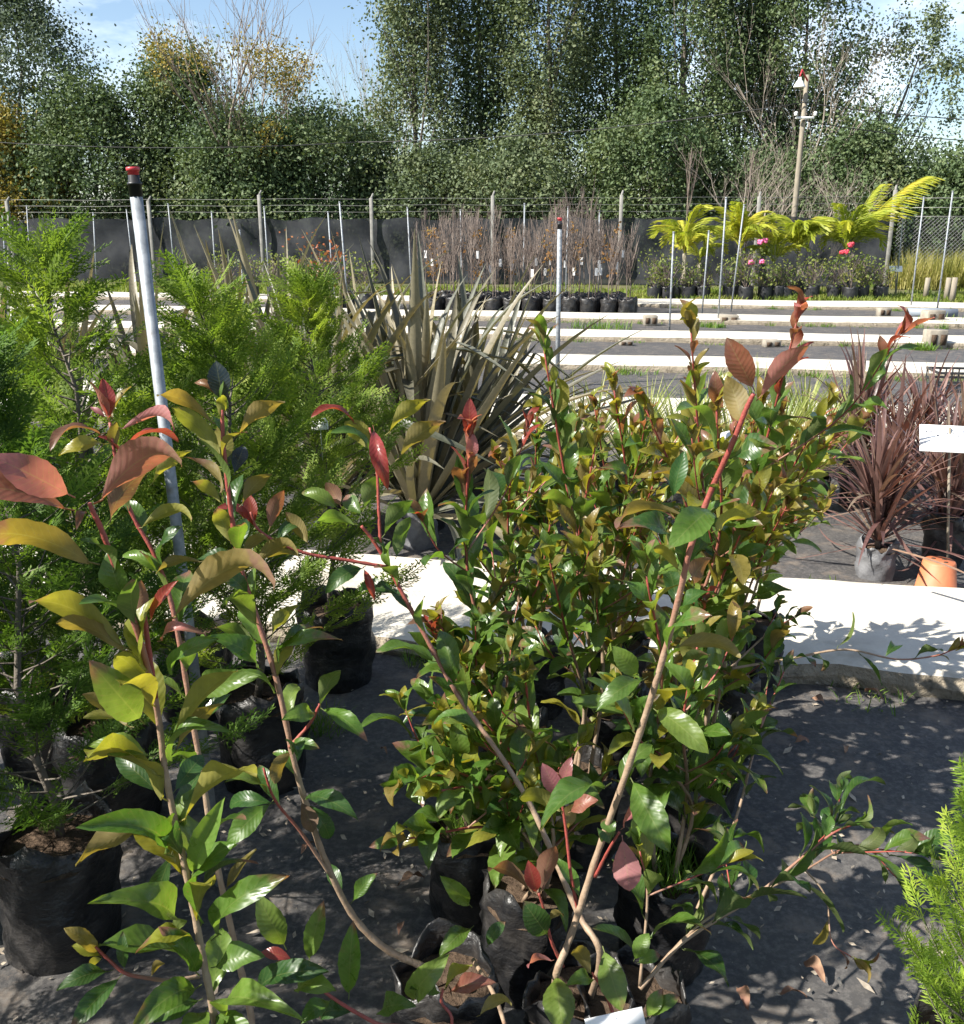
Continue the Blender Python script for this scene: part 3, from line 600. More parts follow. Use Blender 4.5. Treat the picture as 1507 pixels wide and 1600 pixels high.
LV = [leaf_mesh(1, .11, .38, .185, .3, ny=14), leaf_mesh(2, .17, .36, .19, .9, ny=14), leaf_mesh(3, .08, .50, .18, .4, ny=14), leaf_mesh(4, .21, .42, .185, .7, twist=.3, ny=14), leaf_mesh(5, .14, .38, .20, 1.1, twist=-.35, ny=14), leaf_mesh(6, .25, .60, .18, .6, twist=.25, ny=14), leaf_mesh(7, .05, .5, .165, .5, twist=.6, ny=14), leaf_mesh(8, .20, .3, .19, 1.2, twist=-.2, ny=14)]
CO = {'g': (.078, .148, .024), 'd': (.040, .094, .020), 'e': (.130, .205, .035), 'y': (.225, .22, .030), 'o': (.19, .145, .034), 'b': (.155, .070, .038), 'r': (.26, .042, .036), 'p': (.38, .125, .135), 'x': (.235, .090, .058), 'k': (.024, .034, .040)}  # 'k' is blue-black: shade put into the colour of shadowed leaves
def col_of(key, j=.18):
    c = CO[key]; f = 1+rnd(-j, j); return (c[0]*f*(1+rnd(-.1, .1)), c[1]*f, c[2]*f*(1+rnd(-.2, .2)), 1)
def put_leaf(root, T, base, tip, nrm, width, key, me=None, name='leaf'):
    """leaf from base to tip (world), upper side towards nrm, overall width in metres"""
    y = tip-base; L = y.length
    if L < .004: return
    y = y/L; z = nrm-y*nrm.dot(y)
    if z.length < 1e-4: z = y.orthogonal()
    z.normalize(); x = y.cross(z); sx = width/.40
    M = Matrix(((x.x*sx, y.x*L, z.x*L, base.x), (x.y*sx, y.y*L, z.y*L, base.y), (x.z*sx, y.z*L, z.z*L, base.z), (0, 0, 0, 1)))
    o = link(name, me or R.choice(LV), root, T @ M); o.color = col_of(key); return o
def catmull(pts, per=6):
    P = [pts[0]*2-pts[1]]+list(pts)+[pts[-1]*2-pts[-2]]; out = []
    for i in range(1, len(P)-2):
        for s in range(per):
            t = s/per; out.append(.5*((2*P[i])+(P[i+1]-P[i-1])*t+(2*P[i-1]-5*P[i]+4*P[i+1]-P[i+2])*t*t+(3*P[i]-P[i-1]-3*P[i+1]+P[i+2])*t**3))
    out.append(P[-2].copy()); return out
def stem_part(root, T, pts, r0, r1, name='stem', v0=0.0, v1=1.0):
    m = MB(); n = len(pts); sides = 8 if r0 > .003 else 5
    m.tube(pts, [(r0+(r1-r0)*i/(n-1))*(1+.10*math.sin(i*2.7)) for i in range(n)], sides); me = m.mesh(name, M_stem); ul = me.uv_layers.new(name='UVMap')
    li = np.empty(len(me.loops), np.int32); me.loops.foreach_get('vertex_index', li); ul.data.foreach_set('uv', np.stack([np.zeros(len(li)), v0+(v1-v0)*(li//sides)/(n-1)], 1).astype(np.float32).ravel())
    return link(name, me, root, T)
def leafy(root, T, pts, start, spacing, size, keys, tipkeys, tipn=4, ang=(30, 70), wid=.385, lift=0.0):
    """leaves in a spiral along pts"""
    L = [0]
    for a, b in zip(pts[:-1], pts[1:]): L.append(L[-1]+(b-a).length)
    tot = L[-1]; s = tot*start; k = rnd(0, 6.28); i = 0
    while s < tot*.985:
        while i < len(L)-2 and L[i+1] < s: i += 1
        f = (s-L[i])/max(1e-6, L[i+1]-L[i]); p = pts[i].lerp(pts[i+1], f); t = (pts[min(i+1, len(pts)-1)]-pts[max(i-1, 0)]).normalized()
        ref = t.orthogonal().normalized(); rad = ref*math.cos(k)+t.cross(ref)*math.sin(k); fr = s/tot
        el = math.radians(ang[0]+(ang[1]-ang[0])*fr+rnd(-16, 16)); d = (rad*math.cos(el)+t*math.sin(el)); d.z += lift-.12*(1-fr); d.normalize()
        ln = size*(rnd(.72, 1.12))*(.8+.4*math.sin(math.pi*min(1, fr*1.05)))*(1 if fr < .86 else .72); key = R.choice(keys if fr < .84 else tipkeys)
        nr = (t*.7+Vector((0, 0, .6))+Vector((rnd(-.35, .35), rnd(-.35, .35), rnd(-.1, .3)))); put_leaf(root, T, p, p+d*ln, nr, ln*wid*rnd(.85, 1.1), key)
        s += spacing*rnd(.75, 1.3)*(1.0 if fr < .8 else .7); k += 2.4+rnd(-.3, .3)
    t = (pts[-1]-pts[-3]).normalized()
    for q in range(tipn):
        a = k+q*2.4; ref = t.orthogonal().normalized(); rad = ref*math.cos(a)+t.cross(ref)*math.sin(a); el = math.radians(rnd(48, 82)); d = rad*math.cos(el)+t*math.sin(el)
        ln = size*rnd(.4, .75); put_leaf(root, T, pts[-1], pts[-1]+d*ln, t+rad*-.3+Vector((0, 0, .2)), ln*.36, R.choice(tipkeys))
KEYS = {'green': ('ggeegyd', 'eyoyg'), 'olive': ('gyeoyge', 'oyoyx'), 'red': ('gddgg', 'rxprb'), 'dark': ('ddgdd', 'gdd')}

def new_plant(bagpx, label, bag=None, s=1.0, z=.25, name='photinia_shrub', weeds=False, group='potted photinia shrubs'):
    b = G(bagpx[0], bagpx[1], z); b.z = 0; root = empty(name, b, label, 'shrub', group); put_bag(root, bag or R.choice(BAGS), s)
    if weeds:
        for _ in range(2): link('weeds', R.choice(TUFTS), root, Matrix.Translation((rnd(-.03, .03), rnd(-.03, .03), .2*s)) @ Matrix.Rotation(rnd(0, 6), 4, 'Z'))
    return root, Matrix.Translation(-b), b
# stems of the front plants: photo pixel + distance; leaves are then given by the pixels of their base and tip
STEM = {}
def px_stem(sid, root, T, pp, r0, r1, v0=0.0, v1=1.0, anchor=None):
    raw = [W(*p) for p in pp]
    if anchor is not None: raw = [anchor]+raw
    pts = catmull(raw, 6); STEM[sid] = (pp, root, T); stem_part(root, T, pts, r0, r1, v0=v0, v1=v1); return pts
def depth_at(sid, y):
    pp = STEM[sid][0]; pp = sorted(pp, key=lambda p: p[1])
    if y <= pp[0][1]: return pp[0][2]
    for a, b in zip(pp[:-1], pp[1:]):
        if a[1] <= y <= b[1]: return a[2]+(b[2]-a[2])*(y-a[1])/max(1e-6, b[1]-a[1])
    return pp[-1][2]
def hero(sid, bx, by, tx, ty, w, face, key, dd=None, var=None, dt=0.0):
    pp, root, T = STEM[sid]; d0 = depth_at(sid, by)+dt; d1 = d0*(1+(dd if dd is not None else rnd(-.05, .02))); a = W(bx, by, d0); b = W(tx, ty, d1); mid = (a+b)*.5; tc = (CP-mid).normalized()
    if face == 'T': n = tc*.75+Vector((rnd(-.15, .1), 0, .65))
    elif face == 'C': n = tc+Vector((-.1, 0, .15))
    elif face == 'S': n = tc*.35+Vector((-.5, 0, .8))
    else: n = -tc*.8+Vector((-.1, 0, .55))
    put_leaf(root, T, a, b, n, w*d0/1500*(.92 if w > 30 else 1.0), key, LV[var] if var is not None else None)

# A: left front plant
rA, TA, bA = new_plant((360, 1795), 'tall photinia with big pink top leaves, nearest plant at the lower left', z=.25)
top = Vector((bA.x, bA.y, .21))
pts = px_stem('A1', rA, TA, [(338, 1610, 1.17), (318, 1500, 1.15), (297, 1390, 1.13), (262, 1225, 1.10), (246, 1110, 1.07), (222, 1010, 1.02), (185, 900, .98), (160, 830, .96), (146, 800, .95), (140, 786, .945)], .0052, .0022, 0, 1.0, top)
leafy(rA, TA, pts[12:44], .05, .036, .10, 'gedgy', 'gy', 0)
pts2 = px_stem('A1b', rA, TA, [(242, 1090, 1.06), (232, 1010, 1.04), (226, 960, 1.03)], .004, .0025, .75, 1.0)
pts = px_stem('A2', rA, TA, [(395, 1610, 1.38), (368, 1480, 1.37), (335, 1330, 1.35), (318, 1220, 1.34), (300, 1120, 1.33), (280, 1000, 1.31), (262, 920, 1.30), (238, 860, 1.29), (205, 800, 1.28), (182, 720, 1.26), (172, 660, 1.25)], .0055, .002, .1, 1.0, top+Vector((.02, .03, 0)))
leafy(rA, TA, pts[14:], .05, .045, .085, 'ggeodg', 'oxrp', 3)
pts = px_stem('A3', rA, TA, [(312, 1525, 1.16), (270, 1532, 1.14), (230, 1528, 1.12), (195, 1520, 1.10), (165, 1495, 1.09), (150, 1480, 1.08)], .0028, .0016, .3, 1.0)
H = [('A1', 118, 778, -14, 712, 66, 'C', 'p', -.07, 0), ('A1', 118, 797, -75, 760, 62, 'T', 'x', -.07, 0), ('A1', 147, 786, 284, 724, 78, 'U', 'p', -.07, 3), ('A1', 166, 822, 236, 732, 48, 'U', 'b', .03, 1),
 ('A1', 156, 882, -25, 838, 62, 'U', 'o', -.09, 1), ('A1', 180, 712, 279, 688, 28, 'S', 'r', .05, 3), ('A1', 136, 800, 120, 828, 14, 'T', 'b', -.03, 5),
 ('A1', 206, 1016, 45, 940, 56, 'U', 'y', -.08, 3), ('A1', 206, 1020, 88, 974, 34, 'U', 'o', -.06, 1), ('A1b', 258, 968, 430, 914, 62, 'U', 'o', -.1, 3), ('A1b', 233, 972, 279, 907, 22, 'T', 'r', -.02, 2), ('A1b', 224, 968, 221, 906, 30, 'U', 'b', .02, 0),
 ('A1', 246, 1002, 320, 990, 24, 'T', 'p', -.02, 5), ('A1', 226, 1132, 139, 1032, 66, 'C', 'e', -.08, 0), ('A1', 246, 1088, 181, 1024, 54, 'U', 'y', -.04, 1), ('A1', 206, 1138, 129, 1085, 34, 'U', 'o', .0, 1), ('A1', 210, 1136, 130, 1122, 30, 'U', 'y', .02, 0),
 ('A1', 258, 1215, 136, 1180, 52, 'U', 'y', -.09, 3), ('A1', 242, 1182, 138, 1166, 42, 'T', 'e', -.02, 1), ('A1', 252, 1242, 182, 1178, 40, 'C', 'd', .02, 0), ('A1', 262, 1168, 372, 1048, 42, 'U', 'y', -.06, 0), ('A1', 268, 1180, 350, 1100, 34, 'U', 'o', .0, 1),
 ('A1', 258, 1060, 342, 998, 34, 'T', 'g', -.03, 1), ('A2', 292, 1084, 407, 1056, 44, 'C', 'e', -.04, 4), ('A1', 278, 1285, 402, 1213, 50, 'U', 'y', -.07, 1), ('A1', 270, 1240, 318, 1180, 38, 'C', 'd', .04, 0), ('A1', 273, 1338, 124, 1290, 50, 'T', 'g', -.10, 3), ('A1', 250, 1290, 118, 1352, 30, 'U', 'o', -.03, 4),
 ('A1', 290, 1458, 139, 1411, 58, 'T', 'e', -.12, 1), ('A1', 270, 1330, 245, 1408, 40, 'C', 'd', .03, 0), ('A1', 298, 1372, 352, 1246, 44, 'C', 'e', -.05, 2), ('A1', 306, 1440, 330, 1384, 46, 'U', 'y', -.06, 1), ('A1', 330, 1470, 452, 1368, 52, 'T', 'g', -.06, 1),
 ('A1', 312, 1525, 250, 1448, 44, 'T', 'g', -.04, 4), ('A1', 330, 1512, 414, 1494, 44, 'T', 'g', -.02, 4), ('A1', 316, 1538, 203, 1612, 50, 'T', 'g', -.08, 3), ('A3', 192, 1522, 110, 1612, 38, 'T', 'd', -.05, 0), ('A3', 178, 1515, 88, 1548, 30, 'T', 'd', -.04, 1), ('A3', 157, 1492, 101, 1450, 28, 'T', 'o', -.02, 4), ('A3', 160, 1495, 112, 1478, 24, 'T', 'y', -.01, 1), ('A3', 160, 1496, 140, 1512, 20, 'U', 'y', -.01, 1),
 ('A3', 195, 1518, 192, 1455, 20, 'T', 'd', .0, 0), ('A3', 235, 1526, 258, 1505, 18, 'U', 'o', .0, 5), ('A1', 345, 1590, 478, 1598, 52, 'S', 'e', -.12, 3), ('A1', 318, 1560, 240, 1598, 40, 'T', 'g', -.03, 1), ('A1', 325, 1575, 290, 1640, 46, 'T', 'e', -.05, 1), ('A1', 332, 1580, 400, 1640, 44, 'T', 'g', -.05, 0),
 ('A2', 185, 668, 273, 674, 26, 'U', 'p', -.03, 5), ('A2', 165, 676, 78, 702, 28, 'S', 'b', -.05, 3), ('A2', 172, 692, 92, 712, 26, 'T', 'y', -.03, 1), ('A2', 168, 655, 141, 636, 10, 'T', 'p', 0, 0), ('A2', 168, 650, 160, 628, 9, 'T', 'p', 0, 0),
 ('A2', 214, 825, 300, 812, 26, 'U', 'y', -.03, 3), ('A2', 265, 905, 192, 868, 24, 'S', 'e', 0, 3), ('A2', 232, 760, 300, 705, 26, 'U', 'y', 0, 1), ('A2', 320, 876, 244, 896, 24, 'U', 'o', -.02, 3)]
for h in H: hero(*h)
# B: plant in the bag at the lower centre, long stem bending left
rB, TB, bB = new_plant((700, 1518), 'photinia with a long stem curving left out of its bag, left of centre front', z=.24, weeds=False)
pts = px_stem('B1', rB, TB, [(665, 1512, 1.64), (600, 1480, 1.60), (548, 1425, 1.57), (505, 1335, 1.53), (480, 1260, 1.50), (460, 1190, 1.47), (432, 1060, 1.44), (400, 960, 1.42), (375, 880, 1.40), (360, 790, 1.38), (350, 700, 1.36), (347, 640, 1.35)], .0062, .0028, 0, 1.0)
leafy(rB, TB, pts[24:], .08, .04, .09, 'gged', 'oyg', 1)
px_stem('B1s', rB, TB, [(452, 1168, 1.46), (485, 1130, 1.45), (500, 1100, 1.44)], .003, .002, .6, 1); px_stem('B1t', rB, TB, [(518, 1370, 1.54), (470, 1300, 1.5), (430, 1250, 1.47), (412, 1200, 1.45)], .003, .0018, .4, 1)
px_stem('B2', rB, TB, [(740, 1500, 1.66), (775, 1560, 1.5), (800, 1640, 1.38)], .004, .003, 0, .6)
leafy(rA, TA, [W(338, 1610, 1.17), W(318, 1500, 1.15), W(297, 1390, 1.13), W(280, 1300, 1.12)], .0, .05, .10, 'geg', 'ge', 0)
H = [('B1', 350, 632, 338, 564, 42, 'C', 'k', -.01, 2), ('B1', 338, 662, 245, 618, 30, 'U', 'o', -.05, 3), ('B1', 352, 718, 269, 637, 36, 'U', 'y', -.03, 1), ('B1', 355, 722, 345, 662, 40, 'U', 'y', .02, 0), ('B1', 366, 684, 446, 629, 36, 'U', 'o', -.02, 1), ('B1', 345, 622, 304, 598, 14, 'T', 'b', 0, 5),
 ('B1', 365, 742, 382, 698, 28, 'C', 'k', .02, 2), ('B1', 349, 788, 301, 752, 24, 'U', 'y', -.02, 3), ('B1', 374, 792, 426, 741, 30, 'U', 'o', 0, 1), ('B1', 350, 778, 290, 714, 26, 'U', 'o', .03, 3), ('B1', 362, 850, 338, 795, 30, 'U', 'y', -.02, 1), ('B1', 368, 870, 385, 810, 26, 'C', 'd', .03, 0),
 ('B1', 372, 872, 422, 848, 22, 'U', 'o', -.03, 3), ('B1', 388, 890, 466, 866, 28, 'U', 'o', -.05, 3), ('B1', 412, 1048, 322, 995, 42, 'T', 'g', -.05, 1), ('B1', 408, 1018, 336, 980, 32, 'U', 'g', -.02, 3), ('B1', 392, 935, 330, 890, 30, 'T', 'd', -.02, 3), ('B1', 420, 1000, 470, 945, 26, 'U', 'y', .02, 1), ('B1', 425, 1025, 535, 1000, 30, 'T', 'g', -.02, 3),
 ('B1', 432, 1060, 455, 1010, 28, 'U', 'y', -.03, 1), ('B1s', 498, 1108, 532, 1048, 30, 'U', 'g', -.02, 1), ('B1s', 500, 1105, 575, 1160, 34, 'T', 'g', -.03, 3), ('B1s', 495, 1112, 440, 1125, 32, 'C', 'e', -.04, 1), ('B1', 452, 1165, 500, 1170, 22, 'T', 'g', -.02, 1), ('B1', 470, 1245, 560, 1282, 40, 'T', 'd', -.04, 3), ('B1', 478, 1252, 515, 1310, 34, 'T', 'd', .02, 1),
 ('B1', 470, 1250, 490, 1300, 30, 'U', 'b', -.02, 0), ('B1', 455, 1170, 430, 1225, 30, 'U', 'o', -.02, 1), ('B1t', 425, 1240, 352, 1222, 34, 'S', 'e', -.03, 1), ('B1t', 428, 1250, 355, 1325, 42, 'T', 'g', -.03, 1), ('B1t', 432, 1255, 360, 1262, 30, 'T', 'd', .02, 3), ('B1t', 440, 1262, 405, 1195, 26, 'C', 'd', .02, 0), ('B1', 536, 1400, 515, 1350, 24, 'C', 'd', .02, 0), ('B1', 548, 1412, 590, 1364, 22, 'T', 'g', .0, 4),
 ('B2', 741, 1446, 686, 1497, 32, 'T', 'g', -.04, 1), ('B2', 738, 1418, 688, 1368, 32, 'C', 'e', -.03, 2), ('B2', 760, 1480, 790, 1440, 24, 'T', 'd', 0, 1)]
for h in H: hero(*h)
# the low shoots along the bottom edge
rC, TC, bC = new_plant((560, 1760), 'low photinia shoot with upright glossy green leaves at the bottom edge', z=.25)
px_stem('C1', rC, TC, [(640, 1625, 1.28), (590, 1600, 1.28), (545, 1575, 1.27), (500, 1545, 1.26), (455, 1510, 1.25)], .0032, .002, .5, 1.0, Vector((bC.x, bC.y, .22)))
px_stem('C2', rC, TC, [(700, 1620, 1.27), (690, 1565, 1.27), (693, 1545, 1.27)], .0025, .0018, .7, 1.0, Vector((bC.x+.02, bC.y, .22)))
H = [('C1', 448, 1484, 402, 1398, 48, 'C', 'e', -.02, 0), ('C1', 482, 1505, 507, 1407, 38, 'C', 'e', -.02, 2), ('C1', 392, 1550, 514, 1518, 46, 'T', 'd', -.04, 1), ('C1', 460, 1548, 526, 1548, 40, 'T', 'e', -.05, 1), ('C1', 545, 1562, 553, 1438, 42, 'C', 'g', -.02, 2), ('C1', 460, 1500, 408, 1488, 22, 'T', 'r', 0, 0), ('C1', 460, 1512, 425, 1515, 22, 'U', 'y', 0, 1),
 ('C1', 640, 1568, 703, 1490, 44, 'C', 'e', -.04, 1), ('C1', 588, 1585, 650, 1572, 34, 'T', 'g', -.04, 4), ('C2', 690, 1552, 640, 1545, 34, 'T', 'g', -.03, 1), ('C2', 692, 1548, 738, 1510, 26, 'U', 'y', -.02, 1), ('C2', 696, 1552, 775, 1535, 26, 'T', 'x', -.02, 4), ('C2', 745, 1588, 800, 1570, 26, 'U', 'o', -.02, 3), ('C1', 520, 1560, 470, 1600, 34, 'T', 'g', -.03, 1), ('C1', 560, 1580, 500, 1590, 34, 'T', 'd', .02, 3)]
for h in H: hero(*h)
# D: centre front plant, the two long crossing stems
rD, TD, bD = new_plant((905, 1560), 'tall centre photinia with two long crossing stems, red leaves at the right tip', z=.22)
pts = px_stem('D1', rD, TD, [(868, 1530, 1.50), (893, 1460, 1.48), (935, 1330, 1.44), (985, 1190, 1.38), (1030, 1050, 1.31), (1062, 930, 1.25), (1078, 860, 1.21), (1108, 775, 1.18), (1146, 690, 1.14), (1166, 640, 1.12), (1178, 615, 1.11)], .0062, .0028, 0, 1.0, Vector((bD.x-.03, bD.y, .19)))
leafy(rD, TD, pts[14:50], .02, .11, .09, 'ggde', 'go', 0)
pts4 = px_stem('D2', rD, TD, [(938, 1490, 1.56), (905, 1430, 1.58), (862, 1330, 1.60), (825, 1250, 1.61), (775, 1170, 1.62), (715, 1085, 1.62), (660, 985, 1.60), (628, 925, 1.59), (602, 875, 1.58), (580, 840, 1.57), (565, 822, 1.56)], .0060, .0026, 0, 1.0, Vector((bD.x+.02, bD.y+.02, .19)))
pts5 = px_stem('D2a', rD, TD, [(605, 886, 1.58), (540, 875, 1.56), (480, 865, 1.54), (430, 845, 1.52), (402, 825, 1.51), (392, 800, 1.50)], .0032, .002, .75, 1.0)
pts6 = px_stem('D2b', rD, TD, [(595, 850, 1.58), (592, 790, 1.57), (590, 740, 1.56), (584, 700, 1.55), (578, 668, 1.55)], .003, .002, .85, 1.0)
leafy(rD, TD, pts4[22:58], .02, .045, .085, 'ggdeg', 'gge', 0)
px_stem('D3', rD, TD, [(905, 1430, 1.49), (893, 1370, 1.47), (885, 1300, 1.46), (878, 1250, 1.45)], .003, .002, .8, 1); px_stem('D4', rD, TD, [(880, 1510, 1.50), (862, 1470, 1.47), (850, 1420, 1.45), (842, 1395, 1.44)], .003, .002, .8, 1)
px_stem('D5', rD, TD, [(930, 1370, 1.45), (950, 1330, 1.42), (968, 1300, 1.40)], .003, .002, .8, 1); px_stem('D6', rD, TD, [(965, 1600, 1.45), (945, 1550, 1.46), (925, 1520, 1.46)], .003, .002, .8, 1)
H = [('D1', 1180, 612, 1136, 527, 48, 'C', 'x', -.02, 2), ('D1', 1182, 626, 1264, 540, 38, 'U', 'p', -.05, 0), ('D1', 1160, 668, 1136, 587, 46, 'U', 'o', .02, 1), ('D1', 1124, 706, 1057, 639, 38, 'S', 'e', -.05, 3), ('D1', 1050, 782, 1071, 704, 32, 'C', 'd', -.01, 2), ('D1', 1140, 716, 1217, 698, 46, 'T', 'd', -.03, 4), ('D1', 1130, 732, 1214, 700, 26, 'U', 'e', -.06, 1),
 ('D1', 1076, 802, 963, 826, 36, 'U', 'o', -.04, 3), ('D1', 1058, 850, 964, 826, 44, 'T', 'd', -.06, 1), ('D1', 1117, 792, 1046, 858, 58, 'C', 'g', -.06, 0), ('D1', 1112, 832, 1188, 800, 48, 'U', 'y', .02, 4), ('D1', 1064, 892, 1022, 856, 22, 'U', 'y', -.02, 1), ('D1', 1082, 920, 1112, 872, 44, 'U', 'b', .02, 1), ('D1', 1048, 1010, 1158, 1026, 34, 'U', 'o', -.02, 3), ('D1', 1000, 1058, 957, 1010, 38, 'C', 'e', -.02, 0), ('D1', 1013, 1057, 931, 1112, 36, 'T', 'g', -.03, 1),
 ('D1', 1018, 1104, 1108, 1178, 48, 'S', 'e', -.05, 1), ('D1', 956, 1222, 845, 1298, 50, 'S', 'g', -.06, 1), ('D1', 984, 1212, 1047, 1332, 56, 'C', 'g', -.05, 1), ('D5', 972, 1305, 985, 1392, 52, 'U', 'p', -.04, 0), ('D5', 970, 1296, 1024, 1262, 30, 'S', 'p', -.02, 3), ('D5', 960, 1310, 945, 1280, 26, 'T', 'g', .02, 1), ('D5', 980, 1310, 1010, 1290, 26, 'U', 'e', .03, 1),
 ('D3', 876, 1248, 848, 1192, 34, 'C', 'p', -.01, 2), ('D3', 878, 1246, 893, 1182, 24, 'T', 'p', -.01, 0), ('D3', 878, 1250, 862, 1205, 26, 'C', 'x', .03, 0), ('D3', 882, 1268, 812, 1246, 40, 'U', 'y', -.02, 1), ('D3', 888, 1270, 935, 1250, 28, 'T', 'x', -.02, 4), ('D3', 886, 1300, 905, 1255, 34, 'U', 'o', .02, 1),
 ('D4', 842, 1400, 763, 1360, 30, 'U', 'b', -.03, 3), ('D4', 840, 1398, 826, 1344, 28, 'C', 'r', -.01, 2), ('D4', 845, 1398, 868, 1322, 38, 'U', 'x', -.01, 0), ('D4', 858, 1465, 818, 1408, 48, 'C', 'd', -.02, 0), ('D4', 856, 1440, 880, 1432, 18, 'U', 'o', -.02, 3), ('D4', 866, 1500, 825, 1512, 22, 'U', 'p', -.02, 3),
 ('D1', 942, 1478, 972, 1580, 50, 'C', 'e', -.04, 0), ('D1', 868, 1518, 882, 1615, 56, 'C', 'e', -.04, 1), ('D6', 926, 1524, 898, 1484, 32, 'U', 'o', -.02, 1), ('D6', 930, 1530, 885, 1540, 26, 'T', 'e', -.03, 1), ('D6', 990, 1502, 1014, 1458, 28, 'C', 'e', 0, 0), ('D6', 995, 1505, 1032, 1492, 24, 'T', 'e', 0, 1), ('D6', 1010, 1592, 1036, 1545, 26, 'C', 'e', 0, 2), ('D6', 1015, 1590, 1062, 1556, 24, 'T', 'g', 0, 1),
 ('D2b', 560, 662, 487, 650, 24, 'S', 'r', -.03, 3), ('D2b', 586, 706, 539, 659, 40, 'U', 'y', -.01, 1), ('D2b', 585, 722, 519, 674, 28, 'S', 'g', -.03, 3), ('D2b', 583, 664, 607, 766, 28, 'C', 'r', -.02, 5), ('D2b', 602, 680, 673, 625, 28, 'U', 'y', -.02, 1), ('D2b', 618, 720, 697, 659, 38, 'U', 'o', -.02, 1), ('D2', 567, 800, 598, 741, 30, 'U', 'g', 0, 1), ('D2', 597, 840, 646, 782, 34, 'U', 'g', -.02, 1), ('D2', 560, 820, 493, 816, 30, 'U', 'e', -.02, 3),
 ('D2', 532, 797, 472, 770, 26, 'T', 'e', 0, 3), ('D2', 534, 792, 509, 754, 26, 'U', 'x', 0, 0), ('D2', 566, 806, 540, 775, 28, 'C', 'g', .02, 2), ('D2a', 484, 852, 446, 800, 26, 'U', 'o', 0, 2), ('D2', 618, 874, 641, 808, 28, 'U', 'g', 0, 4), ('D2a', 572, 884, 509, 926, 32, 'T', 'd', -.02, 3), ('D2', 628, 930, 562, 922, 26, 'T', 'd', .02, 3), ('D2a', 568, 885, 586, 938, 14, 'T', 'r', -.01, 5),
 ('D2a', 394, 825, 341, 792, 28, 'S', 'r', -.02, 3), ('D2a', 397, 826, 389, 771, 24, 'C', 'r', 0, 2), ('D2a', 420, 830, 444, 766, 28, 'U', 'x', 0, 0), ('D2a', 430, 845, 470, 815, 24, 'T', 'd', .02, 1), ('D2a', 478, 868, 400, 880, 24, 'U', 'o', -.03, 3)]
for h in H: hero(*h)
# generic photinia plants filling the block
def auto_plant(bagpx, tips, label, keys='green', z=.25, size=.118, sp=.033, weeds=False, side=3, bag=None, start=.16, dbend=.0):
    root, T, b = new_plant(bagpx, label, z=z, weeds=weeds, bag=bag); base = Vector((b.x, b.y, z*.82)); lk, tk = KEYS[keys]
    for i, tp in enumerate(tips):
        q = W(*tp[:3]); k2 = tp[3] if len(tp) > 3 else None; a, c = (lk, tk) if not k2 else KEYS[k2]
        o = base+Vector((rnd(-.03, .03), rnd(-.03, .03), 0)); dv = q-o; sw = Vector((rnd(-.05, .05), rnd(-.05, .05), 0)); bow = Vector((-dv.x*.25, -dv.y*.25, .03))
        pts = catmull([o, o.lerp(q, .3)+sw+bow*.8, o.lerp(q, .65)+bow-sw*.5, q], 7); Lm = sum((e-f).length for e, f in zip(pts[1:], pts[:-1]))
        stem_part(root, T, pts, .0032+.0028*min(1, Lm), .0018); leafy(root, T, pts, start, sp, size, a, c, 4)
        for s in range(side if Lm > .4 else 1):
            f = rnd(.3, .8); p = pts[int(f*(len(pts)-1))]; an = rnd(0, 6.28); L2 = Lm*rnd(.16, .34); e = p+Vector((math.cos(an)*.62, math.sin(an)*.62, .75)).normalized()*L2
            sp2 = catmull([p, p.lerp(e, .5)+Vector((math.cos(an), math.sin(an), -.2))*L2*.1, e], 6); stem_part(root, T, sp2, .0022, .0012, 'side_shoot', .5, 1); leafy(root, T, sp2, .25, sp*.85, size*.85, a, c, 3)
    return root
auto_plant((830, 1375), [(752, 1120, 1.75), (820, 1050, 1.72), (700, 1200, 1.7), (640, 1310, 1.62), (690, 1235, 1.62)], 'photinia in a wrinkled bag just left of the crossing stems', 'green')
auto_plant((1040, 1350), [(1010, 900, 1.70), (1090, 1010, 1.72), (960, 1080, 1.7)], 'photinia in the big black bag right of the crossing stems', 'green', weeds=True, bag=BAGS[2])
auto_plant((1075, 1205), [(1245, 505, 1.72, 'red'), (1120, 640, 1.75), (1180, 780, 1.85)], 'photinia with the highest dark red shoot, in a bag full of grass', 'olive', weeds=True)
auto_plant((735, 1275), [(733, 690, 1.80, 'red'), (690, 980, 1.9), (790, 900, 1.95), (630, 1225, 1.8), (700, 1110, 1.85)], 'photinia with a red upright tip left of the block centre', 'green', weeds=True)
auto_plant((905, 1195), [(850, 545, 1.98), (930, 700, 2.0, 'olive'), (860, 880, 1.9)], 'photinia with one thin high shoot at the block centre', 'green')
auto_plant((1105, 1130), [(1080, 520, 2.05, 'olive'), (1010, 640, 2.1), (1180, 860, 2.1)], 'photinia with a yellow-tipped high shoot behind the grassy bag', 'olive', weeds=True)
auto_plant((800, 1110), [(800, 720, 2.2, 'olive'), (740, 860, 2.2), (860, 820, 2.2)], 'photinia of the middle row with bronze tips beside the path', 'green')
auto_plant((960, 1080), [(960, 610, 2.3, 'olive'), (1020, 760, 2.3), (900, 800, 2.3)], 'photinia of the middle row with yellow-bronze crown', 'olive')
auto_plant((1140, 1055), [(1190, 640, 2.35, 'olive'), (1290, 640, 2.4, 'olive'), (1230, 790, 2.4)], 'photinia at the right end of the middle row, bag showing', 'olive', weeds=True)
auto_plant((965, 990), [(1000, 690, 2.6, 'olive'), (930, 640, 2.65, 'olive'), (1060, 700, 2.6)], 'photinia at the back of the block against the path, with weedy bag', 'olive', weeds=True)
auto_plant((1120, 985), [(1120, 660, 2.7, 'olive'), (1240, 690, 2.7), (1180, 650, 2.75, 'olive')], 'photinia at the back right of the block against the path', 'olive')
